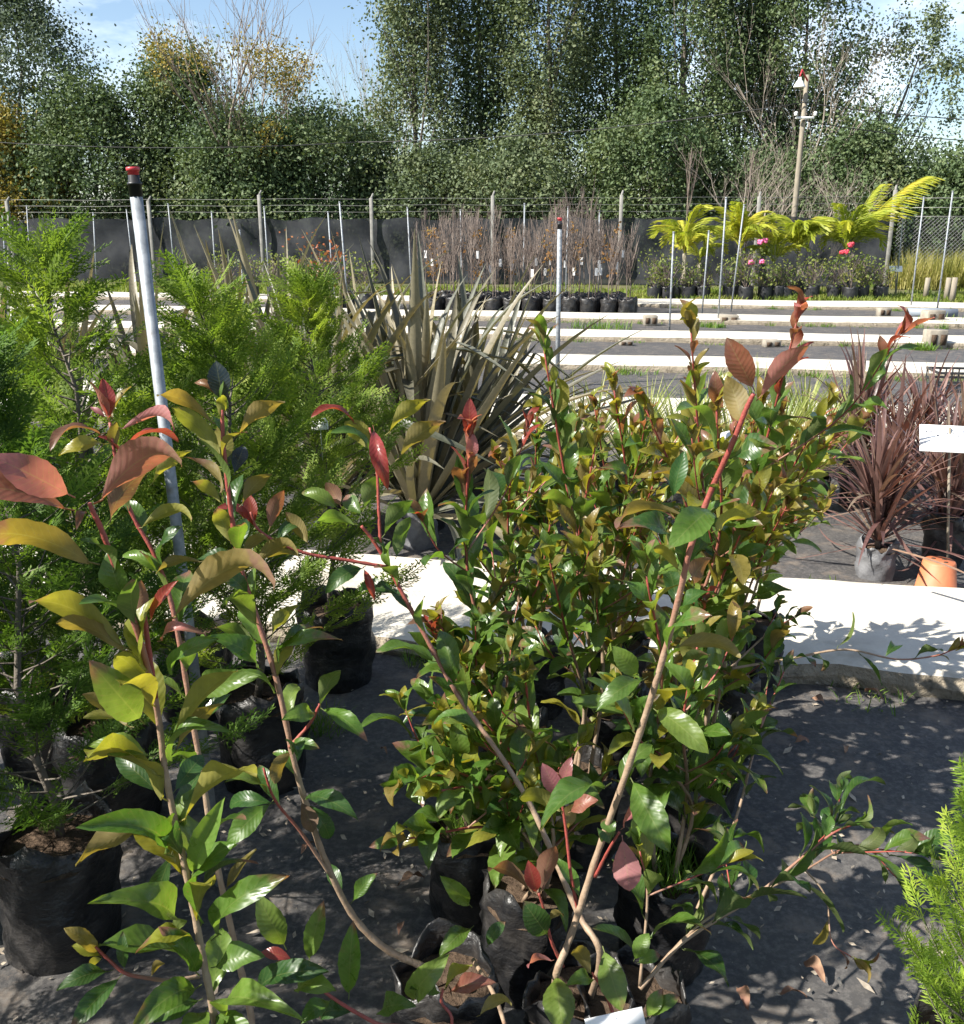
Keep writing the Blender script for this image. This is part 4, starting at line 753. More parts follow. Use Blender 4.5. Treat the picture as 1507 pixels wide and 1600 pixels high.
auto_plant((840, 1000), [(840, 650, 2.6), (780, 720, 2.6, 'olive'), (890, 700, 2.6)], 'photinia at the back left of the block against the path', 'green')
auto_plant((1180, 960), [(1300, 690, 2.75, 'olive'), (1220, 760, 2.8), (1270, 800, 2.7)], 'photinia at the far right corner of the block', 'olive')
# low branches that reach out over the mat and the path on the right
def branch(root, T, pp, r0, r1, keys='dark', sp=.036, size=.10, start=.2, tipn=4, sides=0, tk=None):
    pts = catmull([W(*p) for p in pp], 7); stem_part(root, T, pts, r0, r1, 'branch', .1, .8); k = KEYS[keys]; leafy(root, T, pts, start, sp, size, k[0], tk or k[1], tipn, (20, 50))
    for s in range(sides):
        p = pts[int(rnd(.3, .85)*(len(pts)-1))]; an = rnd(-1.2, 2.2); e = p+Vector((math.cos(an), math.sin(an), rnd(.1, .9))).normalized()*rnd(.08, .16)
        q = catmull([p, p.lerp(e, .5), e], 5); stem_part(root, T, q, .0018, .001, 'branch', .5, 1); leafy(root, T, q, .3, sp*.8, size*.9, k[0], k[1], 4)
rE, TE, bE = new_plant((985, 1555), 'low photinia at the bottom centre whose branch reaches right over the mat', z=.22)
branch(rE, TE, [(1000, 1545, 1.60), (1070, 1470, 1.64), (1180, 1400, 1.68), (1290, 1310, 1.72), (1330, 1290, 1.74)], .004, .0015, sides=3)
branch(rE, TE, [(1000, 1545, 1.60), (1100, 1440, 1.66), (1240, 1370, 1.72), (1340, 1320, 1.78), (1400, 1370, 1.78)], .003, .0012, sides=3)
branch(rE, TE, [(1000, 1540, 1.6), (1012, 1400, 1.58), (1000, 1330, 1.56)], .003, .0015, 'green', sides=1)
branch(rE, TE, [(1250, 1350, 1.72), (1290, 1400, 1.72), (1300, 1470, 1.70), (1330, 1495, 1.68)], .002, .001, 'olive', .05, .07, .6)
root8, T8 = rE, TE
branch(rE, TE, [(1090, 1420, 1.75), (1150, 1280, 1.85), (1185, 1150, 1.95), (1225, 1050, 2.05)], .0035, .0015, 'dark', .04, .085, .2, 4, 1)
rF = None
for o in COL.objects:
    if o.get('label', '').startswith('photinia at the right end of the middle row'): rF = o
TF = Matrix.Translation(-rF.location)
branch(rF, TF, [(1140, 1045, 2.35), (1230, 1030, 2.35), (1320, 1015, 2.35), (1400, 1030, 2.33), (1460, 1025, 2.3), (1490, 1015, 2.28)], .0035, .0015, 'dark', .055, .085, .2, 5, 0, 'oxyp')
branch(rF, TF, [(1140, 1045, 2.35), (1200, 990, 2.38), (1240, 965, 2.4)], .003, .0015, 'green', .035, .08, .2, 5, 1, 'dgx')
# white plant tags in the block
for px, py, d, w, h, l, tl in ((962, 1600, 1.38, .085, .030, 'white plant tag at the bottom edge in the front bag', .2), (1132, 684, 2.6, .04, .03, 'small white tag hanging in the photinia crowns', .3), (1076, 778, 2.5, .02, .05, 'narrow white tag behind the dark green leaves', .1), (500, 662, 2.9, .05, .04, 'white tag in the conifer left of the flax', .1), (8, 632, 2.2, .05, .035, 'white tag in the conifer at the left edge', .1)):
    q = W(px, py, d); rt = empty('plant_tag', q, l, 'tag', 'white plant tags'); m = MB(); m.box((0, 0, 0), (w, .002, h)); Mx = Matrix.Rotation(-.5, 4, 'X') @ Matrix.Rotation(-tl, 4, 'Y'); m.build('card', M_white, rt, M=Mx)
    m = MB(); m.tube([(0, .003, h*.3), (0, .02, -.12)], .0015, 5); m.build('tie', M_white, rt)

# ------------------------------------------------------------------ conifers
M_con = foliage_mat('cypress_foliage', [(.040, .078, .018), (.080, .135, .026), (.14, .205, .036), (.24, .29, .06)], .6, .38, 5, True)
def spray(rg, n=11, L=.11, w=.0042):
    """one feathery flat spray: many narrow leaflets in a plane (x across, y along)"""
    C, A, B = [], [], []
    def leafl(p, d, l, wd): C.append(p+d*l*.5); A.append(d*l*.5); B.append(np.array([-d[1], d[0], .25])*wd)
    y = np.array([0, 1., 0])
    for i in range(n*2):
        s = -1 if i % 2 else 1; f = (i+1)/(n*2); p = np.array([0, L*f, .012*f*f])
        bl = L*.42*(1-.72*f)*(.8+.4*rg.random()); a = math.radians(rg.uniform(30, 52)); d = np.array([s*math.sin(a), math.cos(a), rg.uniform(-.15, .2)])
        ns = max(2, int(bl/.009))
        for k in range(ns):
            q = p+d*bl*(k+.3)/ns; s2 = -1 if k % 2 else 1; a2 = a*s+s2*math.radians(rg.uniform(24, 44)); leafl(q, np.array([math.sin(a2), math.cos(a2), rg.uniform(-.1, .25)]), .013*(1.1-.4*k/ns), w*.5)
        leafl(p, d, bl, w*.42)
    leafl(np.zeros(3), y, L, w*.4)
    return np.array(C), np.array(A), np.array(B)
def conifer_mesh(seed, H=1.35, Rb=.36, nb=95, dens=1.0, up=.75, L=.11, w=.0042, z0=.05):
    rg = np.random.default_rng(seed); rr = random.Random(seed); m = MB(); SP = [spray(rg, 10, L, w) for _ in range(6)]; Cs, As, Bs = [], [], []
    tp = [Vector((.02*math.sin(k*1.3+seed), .02*math.cos(k*1.7), H*k/8)) for k in range(9)]; m.tube(tp, [.011*(1-.11*k) for k in range(9)], 6)
    def put(p, d, s):
        C, A, B = SP[rr.randrange(6)]; y = np.array(d); y = y/np.linalg.norm(y); x = np.cross(y, rg.normal(0, 1, 3)+np.array([0, 0, .8])); x /= np.linalg.norm(x); z = np.cross(x, y); Mx = np.stack([x, y, z], 1)*s
        Cs.append(C@Mx.T+np.array(p)); As.append(A@Mx.T); Bs.append(B@Mx.T)
    for i in range(nb):
        f = z0+(1-z0)*((i+.5)/nb)**.9; a = i*2.4+rr.uniform(-.3, .3); bl = (Rb*max(0, 1-f/.80)**.55+.10*(1-f))*rr.uniform(.7, 1.15)+.03; p = Vector((.02*math.sin(f*10.4+seed), .02*math.cos(f*13.6), H*f)); u = up*rr.uniform(.6, 1.3)
        pts = [p]; d = Vector((math.cos(a), math.sin(a), u*.6)).normalized()
        for s in range(4): d = (d+Vector((0, 0, u*.22))).normalized(); pts.append(pts[-1]+d*bl/4)
        m.tube(pts, [.003, .0026, .002, .0014, .0008], 3, cap=False)
        ns = max(3, int(bl*30*dens))
        for k in range(ns):
            g_ = .22+.78*(k+rr.random())/ns; j = min(3, int(g_*4)); q = pts[j].lerp(pts[j+1], g_*4-j); sd = rr.uniform(-1, 1); dd = pts[j+1]-pts[j]; dd = dd.normalized()+Vector((-math.sin(a), math.cos(a), 0))*sd*.9+Vector((0, 0, rr.uniform(-.15, .5))); put(q, dd, rr.uniform(.6, 1.15))
        put(pts[-1], d, 1.1)
    for k in range(16): f = .9+.1*k/16; a = k*2.4; put((.02*math.sin(f*10.4+seed), .02*math.cos(f*13.6), H*f), (math.cos(a)*.5, math.sin(a)*.5, 1), .55)
    V, F = rhombs(np.concatenate(Cs), np.concatenate(As), np.concatenate(Bs)); return np_mesh('foliage', V, F, M_con), m.mesh('trunk', M_bark)
CON = [conifer_mesh(s, nb=n) for s, n in ((1, 95), (2, 90), (3, 80))]; CONS = conifer_mesh(4, 1.2, .36, 85, 1.0, .6, z0=.36)
def conifer(bagpx, toppx, label, me, rz=0.0, tint=(1, 1, 1), wide=1.0, z=.28, h=None, bag=None, sbag=1.0):
    b = G(bagpx[0], bagpx[1], z); b.z = 0; root = empty('potted_conifer', b, label, 'conifer', 'potted conifers'); put_bag(root, bag or R.choice(BAGBIG), sbag)
    tz = VY(toppx[0], toppx[1], b.y) if toppx else Vector((b.x, b.y, h)); HH = max(v.co.z for v in me[1].vertices); sz = (tz.z-z*.8)/HH; lx = (tz.x-b.x)
    M = Matrix.Translation((0, 0, z*.8)) @ Matrix(((wide, 0, lx/(HH*sz)*1.0, 0), (0, wide, 0, 0), (0, 0, sz, 0), (0, 0, 0, 1))) @ Matrix.Rotation(rz, 4, 'Z')
    link('trunk', me[1], root, M); f = link('foliage', me[0], root, M); f.color = (*tint, 1); f['kind'] = 'stuff'; return root
conifer((80, 1300), (-40, 560), 'dark green conifer in the large bag at the left edge', CON[0], .4, (.75, .85, .8))
conifer((165, 1130), (100, 385), 'conifer with the tall pointed tip at the left of the picture', CON[1], 1.9, (1.18, 1.1, 1.0), 1.15)
conifer((405, 1075), (290, 450), 'bright green conifer right behind the near sprinkler riser', CON[2], 3.1, (1.22, 1.14, 1.0), 1.15)
conifer((525, 950), (462, 448), 'slender conifer beside the flax, showing its bare lower trunk', CONS, .9, (1.2, 1.1, 1.0), 1.0, .27)
conifer((300, 985), (372, 505), 'conifer at the back of the conifer group before the path', CON[0], 4.0, (1.22, 1.12, 1.0), 1.15)
conifer((60, 1060), (20, 520), 'conifer behind the left edge bag', CON[2], 5.1, (1.05, 1.1, .9), 1.1)
for xx, yy, k, l in ((-1.25, .75, 0, 'unseen conifer added for shade outside the left picture edge, nearest the camera'), (-1.30, 1.25, 1, 'unseen conifer added for shade outside the left picture edge, second from the camera'), (-1.35, 1.75, 2, 'unseen conifer added for shade outside the left picture edge, third from the camera'), (-1.55, 2.3, 0, 'unseen conifer added for shade outside the left picture edge, before the path'), (-.78, .55, 1, 'added unseen conifer beside the camera, left of the nearest photinia')):  # unseen conifers, added out of frame to throw shade on the left ground
    rt = empty('potted_conifer', (xx, yy, 0), l, 'conifer', 'potted conifers'); put_bag(rt, BAGBIG[k]); Mx = Matrix.Translation((0, 0, .22)) @ Matrix.Rotation(xx*9, 4, 'Z') @ Matrix.Scale(.78 if xx > -1 else .92, 4); link('trunk', CON[k][1], rt, Mx); f = link('foliage', CON[k][0], rt, Mx); f['kind'] = 'stuff'; f.color = (1, 1, .9, 1)
CONN = conifer_mesh(7, .75, .13, 75, 1.15, 1.3, .06, .0026, .02)
conifer((1540, 1720), (1497, 1220), 'small bright lime-green conifer at the lower right corner', CONN, 1.0, (1.35, 1.35, .9), 1.0, .22)

# ------------------------------------------------------------------ flax, variegated tufts and cordylines
def strap_prof(t): return (1-.35*(1-t)**3)*(1 if t < .45 else (1-((t-.45)/.55)**2.2))
def strap_mesh(seed, bend, kink=0.0, mat=None, wid=.026, ny=14, fold=.5):
    rg = random.Random(seed); vs, fs, uvs = [], [], []; x = z = 0.0; y = 0.0; ang = 0.0; us = (-1, 0, 1)
    for i in range(ny+1):
        t = i/ny; w = max(.0008, wid*strap_prof(t))
        for u in us: vs.append((u*w, y-abs(u)*w*fold*math.sin(ang), z+abs(u)*w*fold*math.cos(ang))); uvs.append(((u+1)/2, t))
        ang -= bend*(t**1.5)*2.2/ny+(kink if abs(t-.62) < .5/ny+.01 else 0); y += math.cos(ang)/ny; z += math.sin(ang)/ny
    k = 3; fs = [(i*k+j, i*k+j+1, (i+1)*k+j+1, (i+1)*k+j) for i in range(ny) for j in range(2)]
    me = bpy.data.meshes.new('leaf'); me.from_pydata(vs, [], fs); ul = me.uv_layers.new(name='UVMap'); li = np.empty(len(me.loops), np.int32); me.loops.foreach_get('vertex_index', li)
    ul.data.foreach_set('uv', np.array(uvs, np.float32)[li].ravel()); me.polygons.foreach_set('use_smooth', [True]*len(me.polygons)); me.materials.append(mat or M_strap); me.update(); return me
STR = [strap_mesh(s, b, k) for s, b, k in ((1, .08, 0), (2, .2, 0), (3, .4, 0), (4, .75, 0), (5, 1.2, 0), (6, .3, 1.1), (7, .15, 1.6))]
CORD = [strap_mesh(20+s, b, k, M_cord, .010, 10, .35) for s, b, k in ((1, .05, 0), (2, .25, 0), (3, .6, 0), (4, 1.1, 0))]
def flax(basepx, label, n=42, H=1.15, spread=.55, bagm=None, z=.17, tone=((.15, .13, .085), (.10, .092, .064), (.20, .17, .115), (.072, .076, .05), (.27, .23, .155), (.12, .12, .092))):
    b = G(*basepx); b.z = 0; root = empty('flax_plant', b, label, 'flax', 'potted flax plants'); put_bag(root, bagm or BAGS[1], 1.15); fan = rnd(0, 3.14)
    for i in range(n):
        a = fan+rnd(-1.3, 1.3)+(math.pi if i % 2 else 0); tilt = abs(R.gauss(0, .40))*spread/.5+.02; d = Vector((math.cos(a)*math.sin(tilt), math.sin(a)*math.sin(tilt), math.cos(tilt)))
        up = Vector((0, 0, 1))-d*d.z; up = up if up.length > .02 else Vector((math.cos(a), math.sin(a), 0)); zz = (-Vector((math.cos(a), math.sin(a), 0))); zz = zz-d*zz.dot(d); zz.normalize(); rt = Matrix.Rotation(rnd(-.7, .7), 3, d); zz = -(rt @ zz)
        zz = -zz if zz.dot(Vector((math.cos(a), math.sin(a), 0))) > 0 else zz
        xx = d.cross(zz); L = H*rnd(.66, 1.18); p = Vector((math.cos(a)*.025, math.sin(a)*.025, z*.9)); k = rnd(.85, 1.25)
        M = Matrix(((xx.x*k, d.x*L, zz.x*L, p.x), (xx.y*k, d.y*L, zz.y*L, p.y), (xx.z*k, d.z*L, zz.z*L, p.z), (0, 0, 0, 1)))
        o = link('leaf', STR[R.choices(range(7), (3, 4, 6, 6, 4, 4, 3))[0]], root, M); c = R.choice(tone); f = rnd(.8, 1.15); o.color = (c[0]*f, c[1]*f, c[2]*f, 1)
flax((655, 852), 'big bronze flax in a wrinkled grey bag behind the path', 74, 1.2, .75, BAGP); flax((665, 825), 'bronze flax just right of the biggest flax', 60, 1.22, .65); flax((510, 835), 'bronze flax left of the biggest flax', 60, 1.22, .75)
flax((575, 740), 'bronze flax in the second row behind the biggest flax', 46, 1.25, .65); flax((730, 775), 'bronze flax at the right end, leaves crossing the thin pipe', 56, 1.1, .85); flax((450, 745), 'bronze flax behind the slender conifer', 50, 1.3, .6)
flax((380, 740), 'bronze flax tips rising behind the middle conifers', 40, 1.3, .6); flax((250, 735), 'bronze flax behind the near sprinkler riser', 30, 1.22, .5); flax((20, 735), 'bronze flax at the left edge behind the conifers', 34, 1.18, .5); flax((120, 735), 'bronze flax behind the pointed conifer tip', 28, 1.1, .5)

def blades(n, H, seed, w, spread, heads=1, hr=.08):
    rg = np.random.default_rng(seed); Vs, Fs = [], []; k = 0
    for i in range(n):
        hd = i % heads; ha = hd*2.4; o = np.array([hr*math.cos(ha)*(heads > 1), hr*math.sin(ha)*(heads > 1), (.0 if heads == 1 else .25*H*rg.random())]); a = rg.random()*6.283; tl = abs(rg.normal(0, spread))+.05; L = H*rg.uniform(.5, 1.05); s = np.array([-math.sin(a), math.cos(a), 0.])*w*rg.uniform(.7, 1.2); p = o.copy(); t = tl; row = []
        for q in range(6):
            ww = s*(1-.97*(q/5)**2); row += [p-ww, p+ww]; p = p+np.array([math.cos(a)*math.sin(t), math.sin(a)*math.sin(t), math.cos(t)])*L/5; t += rg.uniform(.02, .22)
        Vs += row; Fs += [(k+2*q, k+2*q+1, k+2*q+3, k+2*q+2) for q in range(5)]; k += 12
    return np.array(Vs), np.array(Fs)
M_vari = foliage_mat('variegated_leaves', [(.07, .12, .025), (.16, .20, .05), (.30, .31, .11), (.45, .42, .20)], .4, .3, 5)
VAR = [np_mesh('foliage', *blades(110, .55, 60+s, .008, .42), M_vari) for s in range(3)]
vp = [(900, 800), (980, 790), (1060, 800), (1140, 795), (1210, 790), (1270, 800), (930, 740), (1010, 735), (1095, 735), (1180, 735), (1250, 740), (1310, 745)]
for i, p in enumerate(vp):
    b = G(*p); rt = empty('variegated_grass', b, 'cream-striped grassy plant in a bag, in the band behind the photinia block', 'plant', 'cream-striped grassy plants', rnd(0, 6)); put_bag(rt, R.choice(BAGS), .85)
    f = link('foliage', VAR[i % 3], rt, Matrix.Translation((0, 0, .18)) @ Matrix.Scale(rnd(.85, 1.15), 4)); f['kind'] = 'stuff'
def cordyline(basepx, label, n=70, H=.55, bag=None, z=.17, heads=((0, 0, .0), (.03, .03, .12), (-.04, -.01, .22)), s=1.0):
    b = G(*basepx); b.z = 0; root = empty('red_cordyline', b, label, 'cordyline', 'red cordylines'); put_bag(root, bag or BAGS[3], s)
    m = MB()
    for hx, hy, hz in heads: m.tube([(0, 0, z*.8), (hx*.6, hy*.6, z+hz*.5), (hx, hy, z+hz)], [.012, .01, .008], 6)
    m.build('cane', M_twigred, root)
    for i in range(n):
        hx, hy, hz = heads[i % len(heads)]; a = i*2.4+rnd(-.3, .3); tl = min(2.0, .10+abs(R.gauss(0, .72))); d = Vector((math.cos(a)*math.sin(tl), math.sin(a)*math.sin(tl), math.cos(tl))); zz = -Vector((math.cos(a), math.sin(a), 0)); zz = zz-d*zz.dot(d); zz = zz.normalized() if zz.length > .01 else Vector((0, 0, 1)); xx = d.cross(zz); L = H*rnd(.5, 1.08); k = rnd(.7, 1.15); p = Vector((hx, hy, z+hz*rnd(.7, 1.0)))
        o = link('leaf', CORD[R.choices(range(4), (3, 4, 4, 3))[0]], root, Matrix(((xx.x*k, d.x*L, zz.x*L, p.x), (xx.y*k, d.y*L, zz.y*L, p.y), (xx.z*k, d.z*L, zz.z*L, p.z), (0, 0, 0, 1)))); c = R.choice(((.16, .085, .075), (.12, .06, .055), (.22, .12, .10), (.20, .15, .11), (.085, .045, .045))); o.color = (*c, 1)
cordyline((1366, 903), 'red cordyline in the sunlit pale bag before the path', 170, .50, BAGP)
cordyline((1470, 880), 'red cordyline behind the upturned terracotta pot', 160, .5); cordyline((1395, 815), 'red cordyline in the second row, between the two front ones', 130, .5)
cordyline((1500, 800), 'red cordyline at the right edge behind the white sign', 130, .5); cordyline((1335, 790), 'tall red cordyline beside the cream-striped plants', 130, .58, heads=((0, 0, .1), (.03, .02, .22), (-.02, .02, .3))); cordyline((1440, 760), 'red cordyline in the back row above the sign', 110, .5)
# fallen leaf lying over the terracotta pot: a dry strap leaf
o = link('fallen_strap_leaf', CORD[1]); a = W(1395, 858, 3.75); c = W(1530, 896, 3.5); d = c-a; o.color = (.34, .22, .15, 1); y = d.normalized(); z = Vector((0, 0, 1)); x = y.cross(z).normalized(); z = x.cross(y)
o.matrix_basis = Matrix(((x.x*1.2, d.x, z.x*.4, a.x), (x.y*1.2, d.y, z.y*.4, a.y), (x.z*1.2, d.z, z.z*.4, a.z), (0, 0, 0, 1))); tag(o, 'dry pale strap leaf arching above the terracotta pot', 'leaf')

# ------------------------------------------------------------------ far beds: saplings, palms, roses, shrubs
FARBAG = [bag_mesh(70+s, .16, .30, None, .012) for s in range(2)]; FARPOT = bag_mesh(80, .17, .30, M_black, .003)
def twiggy(seed, H, n=26, spread=.32, r=.012, up=1.0, stem=.35):
    rg = random.Random(seed); m = MB(); m.tube([(0, 0, .2), (rg.uniform(-.03, .03), 0, H*.3), (rg.uniform(-.05, .05), rg.uniform(-.05, .05), H*.65), (0, 0, H)], [r, r*.9, r*.6, r*.25], 5)
    for i in range(n):
        t = rg.uniform(stem, .9); a = rg.uniform(0, 6.283); L = H*(1.02-t)*rg.uniform(.5, 1.0); d = Vector((math.cos(a)*spread, math.sin(a)*spread, up)).normalized(); p = Vector((0, 0, H*t)); q = p+d*L*.5+Vector((rg.uniform(-.03, .03), rg.uniform(-.03, .03), 0)); e = q+(d+Vector((0, 0, .4))).normalized()*L*.5
        m.tube([p, q, e], [.008, .006, .004], 3, cap=False)
        for _ in range(2):
            f = p.lerp(e, rg.uniform(.3, .8)); a2 = rg.uniform(0, 6.28); m.tube([f, f+Vector((math.cos(a2)*.3, math.sin(a2)*.3, .9))*L*rg.uniform(.25, .5)], [.004, .0025], 3, cap=False)
    return m.mesh('branches', M_twigred)
TW = [twiggy(s, h, n) for s, h, n in ((1, 1.9, 13), (2, 2.15, 16), (3, 1.7, 12), (4, 2.4, 14), (5, 1.5, 18), (6, 2.1, 10))]
M_rust = foliage_mat('rusty_leaves', [(.12, .07, .03), (.22, .11, .04), (.30, .17, .06), (.24, .20, .07)], .6, .25, 3)
def small_leaves(seed, n, H, r, z0, leaf=.05, rough=.7):
    rg = np.random.default_rng(seed); k = rg.integers(4, 9, n//10+1); C = np.stack([rg.normal(0, r*.5, len(k)), rg.normal(0, r*.5, len(k)), z0+(H-z0)*rg.random(len(k))], 1); ci = rg.integers(0, len(k), n); P = C[ci]+rg.normal(0, r*.22, (n, 3)); nn = unit(rg.normal(0, 1, (n, 3))); A = unit(np.cross(nn, rg.normal(0, 1, (n, 3)))); B = np.cross(nn, A); ls = (leaf*(.6+.8*rg.random(n)))[:, None]
    return rhombs(P, A*ls*.5, B*ls*.3)
TAGM = MB(); TAGM.box((.03, -.03, .95), (.05, .004, .14)); TAGM = TAGM.mesh('tag', M_white, False)
RUST = [np_mesh('foliage', *small_leaves(90+s, 90, 1.5, .22, .7, .06), M_rust) for s in range(3)]
ORD = ['first', 'second', 'third', 'fourth', 'fifth', 'sixth', 'seventh', 'eighth', 'ninth', 'tenth', 'eleventh', 'twelfth', 'thirteenth', 'fourteenth', 'fifteenth', 'sixteenth', 'seventeenth', 'eighteenth', 'nineteenth', 'twentieth']
n5 = paths[4][1]+.35; cnt = 0
for row in range(6):
    inrow = 0
    for c_ in range(27):
        n_ = n5+row*.36; ub = ndist(0, 0) if False else 0; q = UN(-4.6+c_*.36+rnd(-.04, .04)+row*.02, n_+rnd(-.04, .04)); r3 = (q-CP); dpt = r3.dot(FW); pxx = 753.5+1500*r3.dot(RT)/dpt
        if pxx > 985 or pxx < 590: continue
        rt = empty('bare_sapling', q, 'bare sapling in a bag, %s from the left, %s of the block' % (ORD[min(inrow, 19)], ['front row', 'second row', 'third row', 'fourth row', 'fifth row', 'rear row'][row]), 'sapling', 'bare saplings packed in a block', rnd(0, 6.28)); bg = link('grow_bag', FARBAG[cnt % 2][0], rt); link('soil', FARBAG[0][1], bg)
        link('branches', TW[R.randrange(6)], rt, Matrix.Scale(rnd(.66, .98), 4))
        if pxx < 650 or R.random() < .08: f = link('foliage', R.choice(RUST), rt); f['kind'] = 'stuff'
        if R.random() < .35: link('tag', TAGM, rt, Matrix.Rotation(rnd(-.5, .5)-rt.rotation_euler.z, 4, 'Z') @ Matrix.Translation((0, -.05, rnd(-.25, .15))))
        cnt += 1; inrow += 1
M_shrubg = foliage_mat('shrub_green', [(.05, .08, .02), (.10, .14, .035), (.17, .19, .05), (.26, .24, .08)], .5, .25, 3)
M_shrubr = foliage_mat('shrub_red', [(.14, .04, .02), (.24, .07, .03), (.30, .12, .05), (.20, .14, .05)], .5, .25, 3)
TWS = [twiggy(30+s, .85, 22, .6, .012, .7, .15) for s in range(3)]
SG = [np_mesh('foliage', *small_leaves(110+s, 260, .95, .34, .35, .06), M_shrubg) for s in range(3)]; SR = np_mesh('foliage', *small_leaves(120, 260, 1.15, .34, .35, .06), M_shrubr)
def shrub(px, py, s, fol, label, group='potted shrubs in the far beds', pot=True):
    b = G(px, py); rt = empty('potted_shrub', b, label, 'shrub', group, rnd(0, 6)); put_bag(rt, FARPOT if pot else FARBAG[0], 1.0); link('branches', R.choice(TWS), rt, Matrix.Scale(s, 4)); f = link('foliage', fol, rt, Matrix.Scale(s, 4)); f['kind'] = 'stuff'; return rt
shrub(505, 482, 1.35, SR, 'red-leaved potted shrub left of the saplings')
for i, (px, py) in enumerate(((430, 470), (395, 468), (470, 476), (545, 480), (575, 484), (350, 466))): shrub(px, py, 1.1, SG[i % 3], 'green potted shrub before the dark fence, %s of six counted rightwards' % ORD[(430, 395, 470, 545, 575, 350).index(px) and sorted((430, 395, 470, 545, 575, 350)).index(px) if px != 430 else 2], 'green shrubs left of the saplings')
for i, px in enumerate((1022, 1042, 1075, 1098, 1140, 1195, 1215, 1228, 1268, 1302, 1345, 1375)):
    shrub(px, 468, rnd(.8, 1.1), SG[i % 3], 'flowerless yellow-green rose bush in a far black pot, %s from the left' % ORD[i], 'far rose bushes without flowers')
def rose(px, label, mat, n):
    rt = shrub(px, 469, 1.25, SG[1], label, 'rose bushes in bloom')
    for i in range(n):
        m = MB(); c = Vector((rnd(-.35, .35), rnd(-.35, .1), rnd(.75, 1.45)))
        for k in range(9): a = k*2.4; q = c+Vector((math.cos(a)*.03, math.sin(a)*.03, rnd(-.03, .03))); m.lathe([(.003, -.03), (.032, -.01), (.036, .014), (.014, .03), (.002, .034)], 7, q)
        m.build('flower', mat, rt)
rose(1165, 'rose bush with bright pink flowers before the second palm', M_pink, 5); rose(1328, 'rose bush with pink and crimson flowers near the right end of the fence', M_crimson, 4)
# palms
M_palm = foliage_mat('palm_leaflets', [(.15, .19, .025), (.25, .29, .035), (.35, .35, .045), (.50, .40, .06)], .4, .35, 1.2)
M_palmtr = surf('palm_trunk', (.30, .27, .20), (.20, .17, .12), 20, rough=.85)
def frond_mesh(seed, L=1.35, droop=1.3, nl=46, ll=.46):
    rg = np.random.default_rng(seed); C, A, B = [], [], []; t = .0; p = np.zeros(3); d = np.array([0, 1., 0]); pts = [p.copy()]; ang = 0
    for i in range(12): ang -= droop*((i/12)**1.2)*.22; p = p+np.array([0, math.cos(ang), math.sin(ang)])*L/12; pts.append(p.copy())
    m = MB(); m.tube(pts, [.014-.001*i for i in range(13)], 4)
    for i in range(nl):
        f = .18+.82*i/nl; j = min(11, int(f*12)); q = pts[j]+(pts[j+1]-pts[j])*(f*12-j); tg = unit(pts[j+1]-pts[j])
        for s in (-1, 1):
            l = ll*(1-.55*abs(f-.45)/.55)*rg.uniform(.8, 1.1); dd = unit(tg*.75+np.array([s*.7, 0, -.6+rg.uniform(-.25, .2)])); e = q+dd*l*.55
            wv = unit(np.cross(dd, np.array([0, 0, 1.])))*.016; C.append(q+dd*l*.3); A.append(dd*l*.3); B.append(wv); d2 = unit(dd+np.array([0, 0, -.9])); C.append(q+dd*l*.55+d2*l*.28); A.append(d2*l*.3); B.append(wv*.8)
    V, F = rhombs(np.array(C), np.array(A), np.array(B)); k = len(m.v); 
    mv = np.array([tuple(v) for v in m.v]); me = bpy.data.meshes.new('frond'); me.from_pydata([tuple(v) for v in m.v]+[tuple(v) for v in V], [], m.f+[tuple(int(x)+k for x in f) for f in F]); me.materials.append(M_palm); me.update(); return me
FR = [frond_mesh(s, l, d) for s, l, d in ((1, 1.35, 2.0), (2, 1.5, 1.7), (3, 1.2, 2.4), (4, 1.4, .5))]
def palm(px, py, crownpy, label, n=12, s=1.0, upright=False):
    b = G(px, py); c = VY(px, crownpy, b.y); rt = empty('potted_palm', (b.x, b.y, 0), label, 'palm', 'yellow-green palms in pots'); put_bag(rt, FARPOT, 1.25); m = MB(); h = c.z
    m.tube([(0, 0, .2), (.03, 0, h*.5), (0, 0, h)], [.09, .06, .045], 8); m.build('trunk', M_palmtr, rt); a0 = rnd(0, 6)
    for i in range(n):
        a = a0+i*2.4; e = rnd(.9, 1.55); M = Matrix.Translation((0, 0, h)) @ Matrix.Rotation(a, 4, 'Z') @ Matrix.Rotation(e, 4, 'X') @ Matrix.Scale(s*rnd(.85, 1.15), 4); link('frond', FR[R.randrange(3)], rt, M)
    if upright:
        for a, e, k in ((-1.57, .95, 1.7), (-1.2, 1.25, 1.2)): link('frond', FR[3], rt, Matrix.Translation((0, 0, h)) @ Matrix.Rotation(a, 4, 'Z') @ Matrix.Rotation(e, 4, 'X') @ Matrix.Scale(k, 4))
palm(1066, 466, 396, 'leftmost yellow-green palm, arching over the end of the saplings', 15, .88); palm(1152, 464, 388, 'second palm from the left, beside the leaning pipe stake', 15, .88)
palm(1243, 463, 392, 'third palm, directly before the utility pole', 16, .9); palm(1314, 464, 390, 'tallest yellow palm with a long upright frond near the fence end', 15, .9, True); palm(1205, 462, 412, 'small low palm left of the utility pole', 7, .7); palm(1090, 462, 410, 'small low palm between the two left palms', 6, .7)
for px, l in ((1068, 'tall bare sapling with upright twigs above the leftmost palm'), (1160, 'tall bare sapling with upright twigs above the second palm')):
    b = G(px, 463); rt = empty('bare_sapling', b, l, 'sapling', 'tall bare saplings'); put_bag(rt, FARPOT, 1.1); link('branches', twiggy(px, 3.3, 12, .28, .02, 1.2, .55), rt)

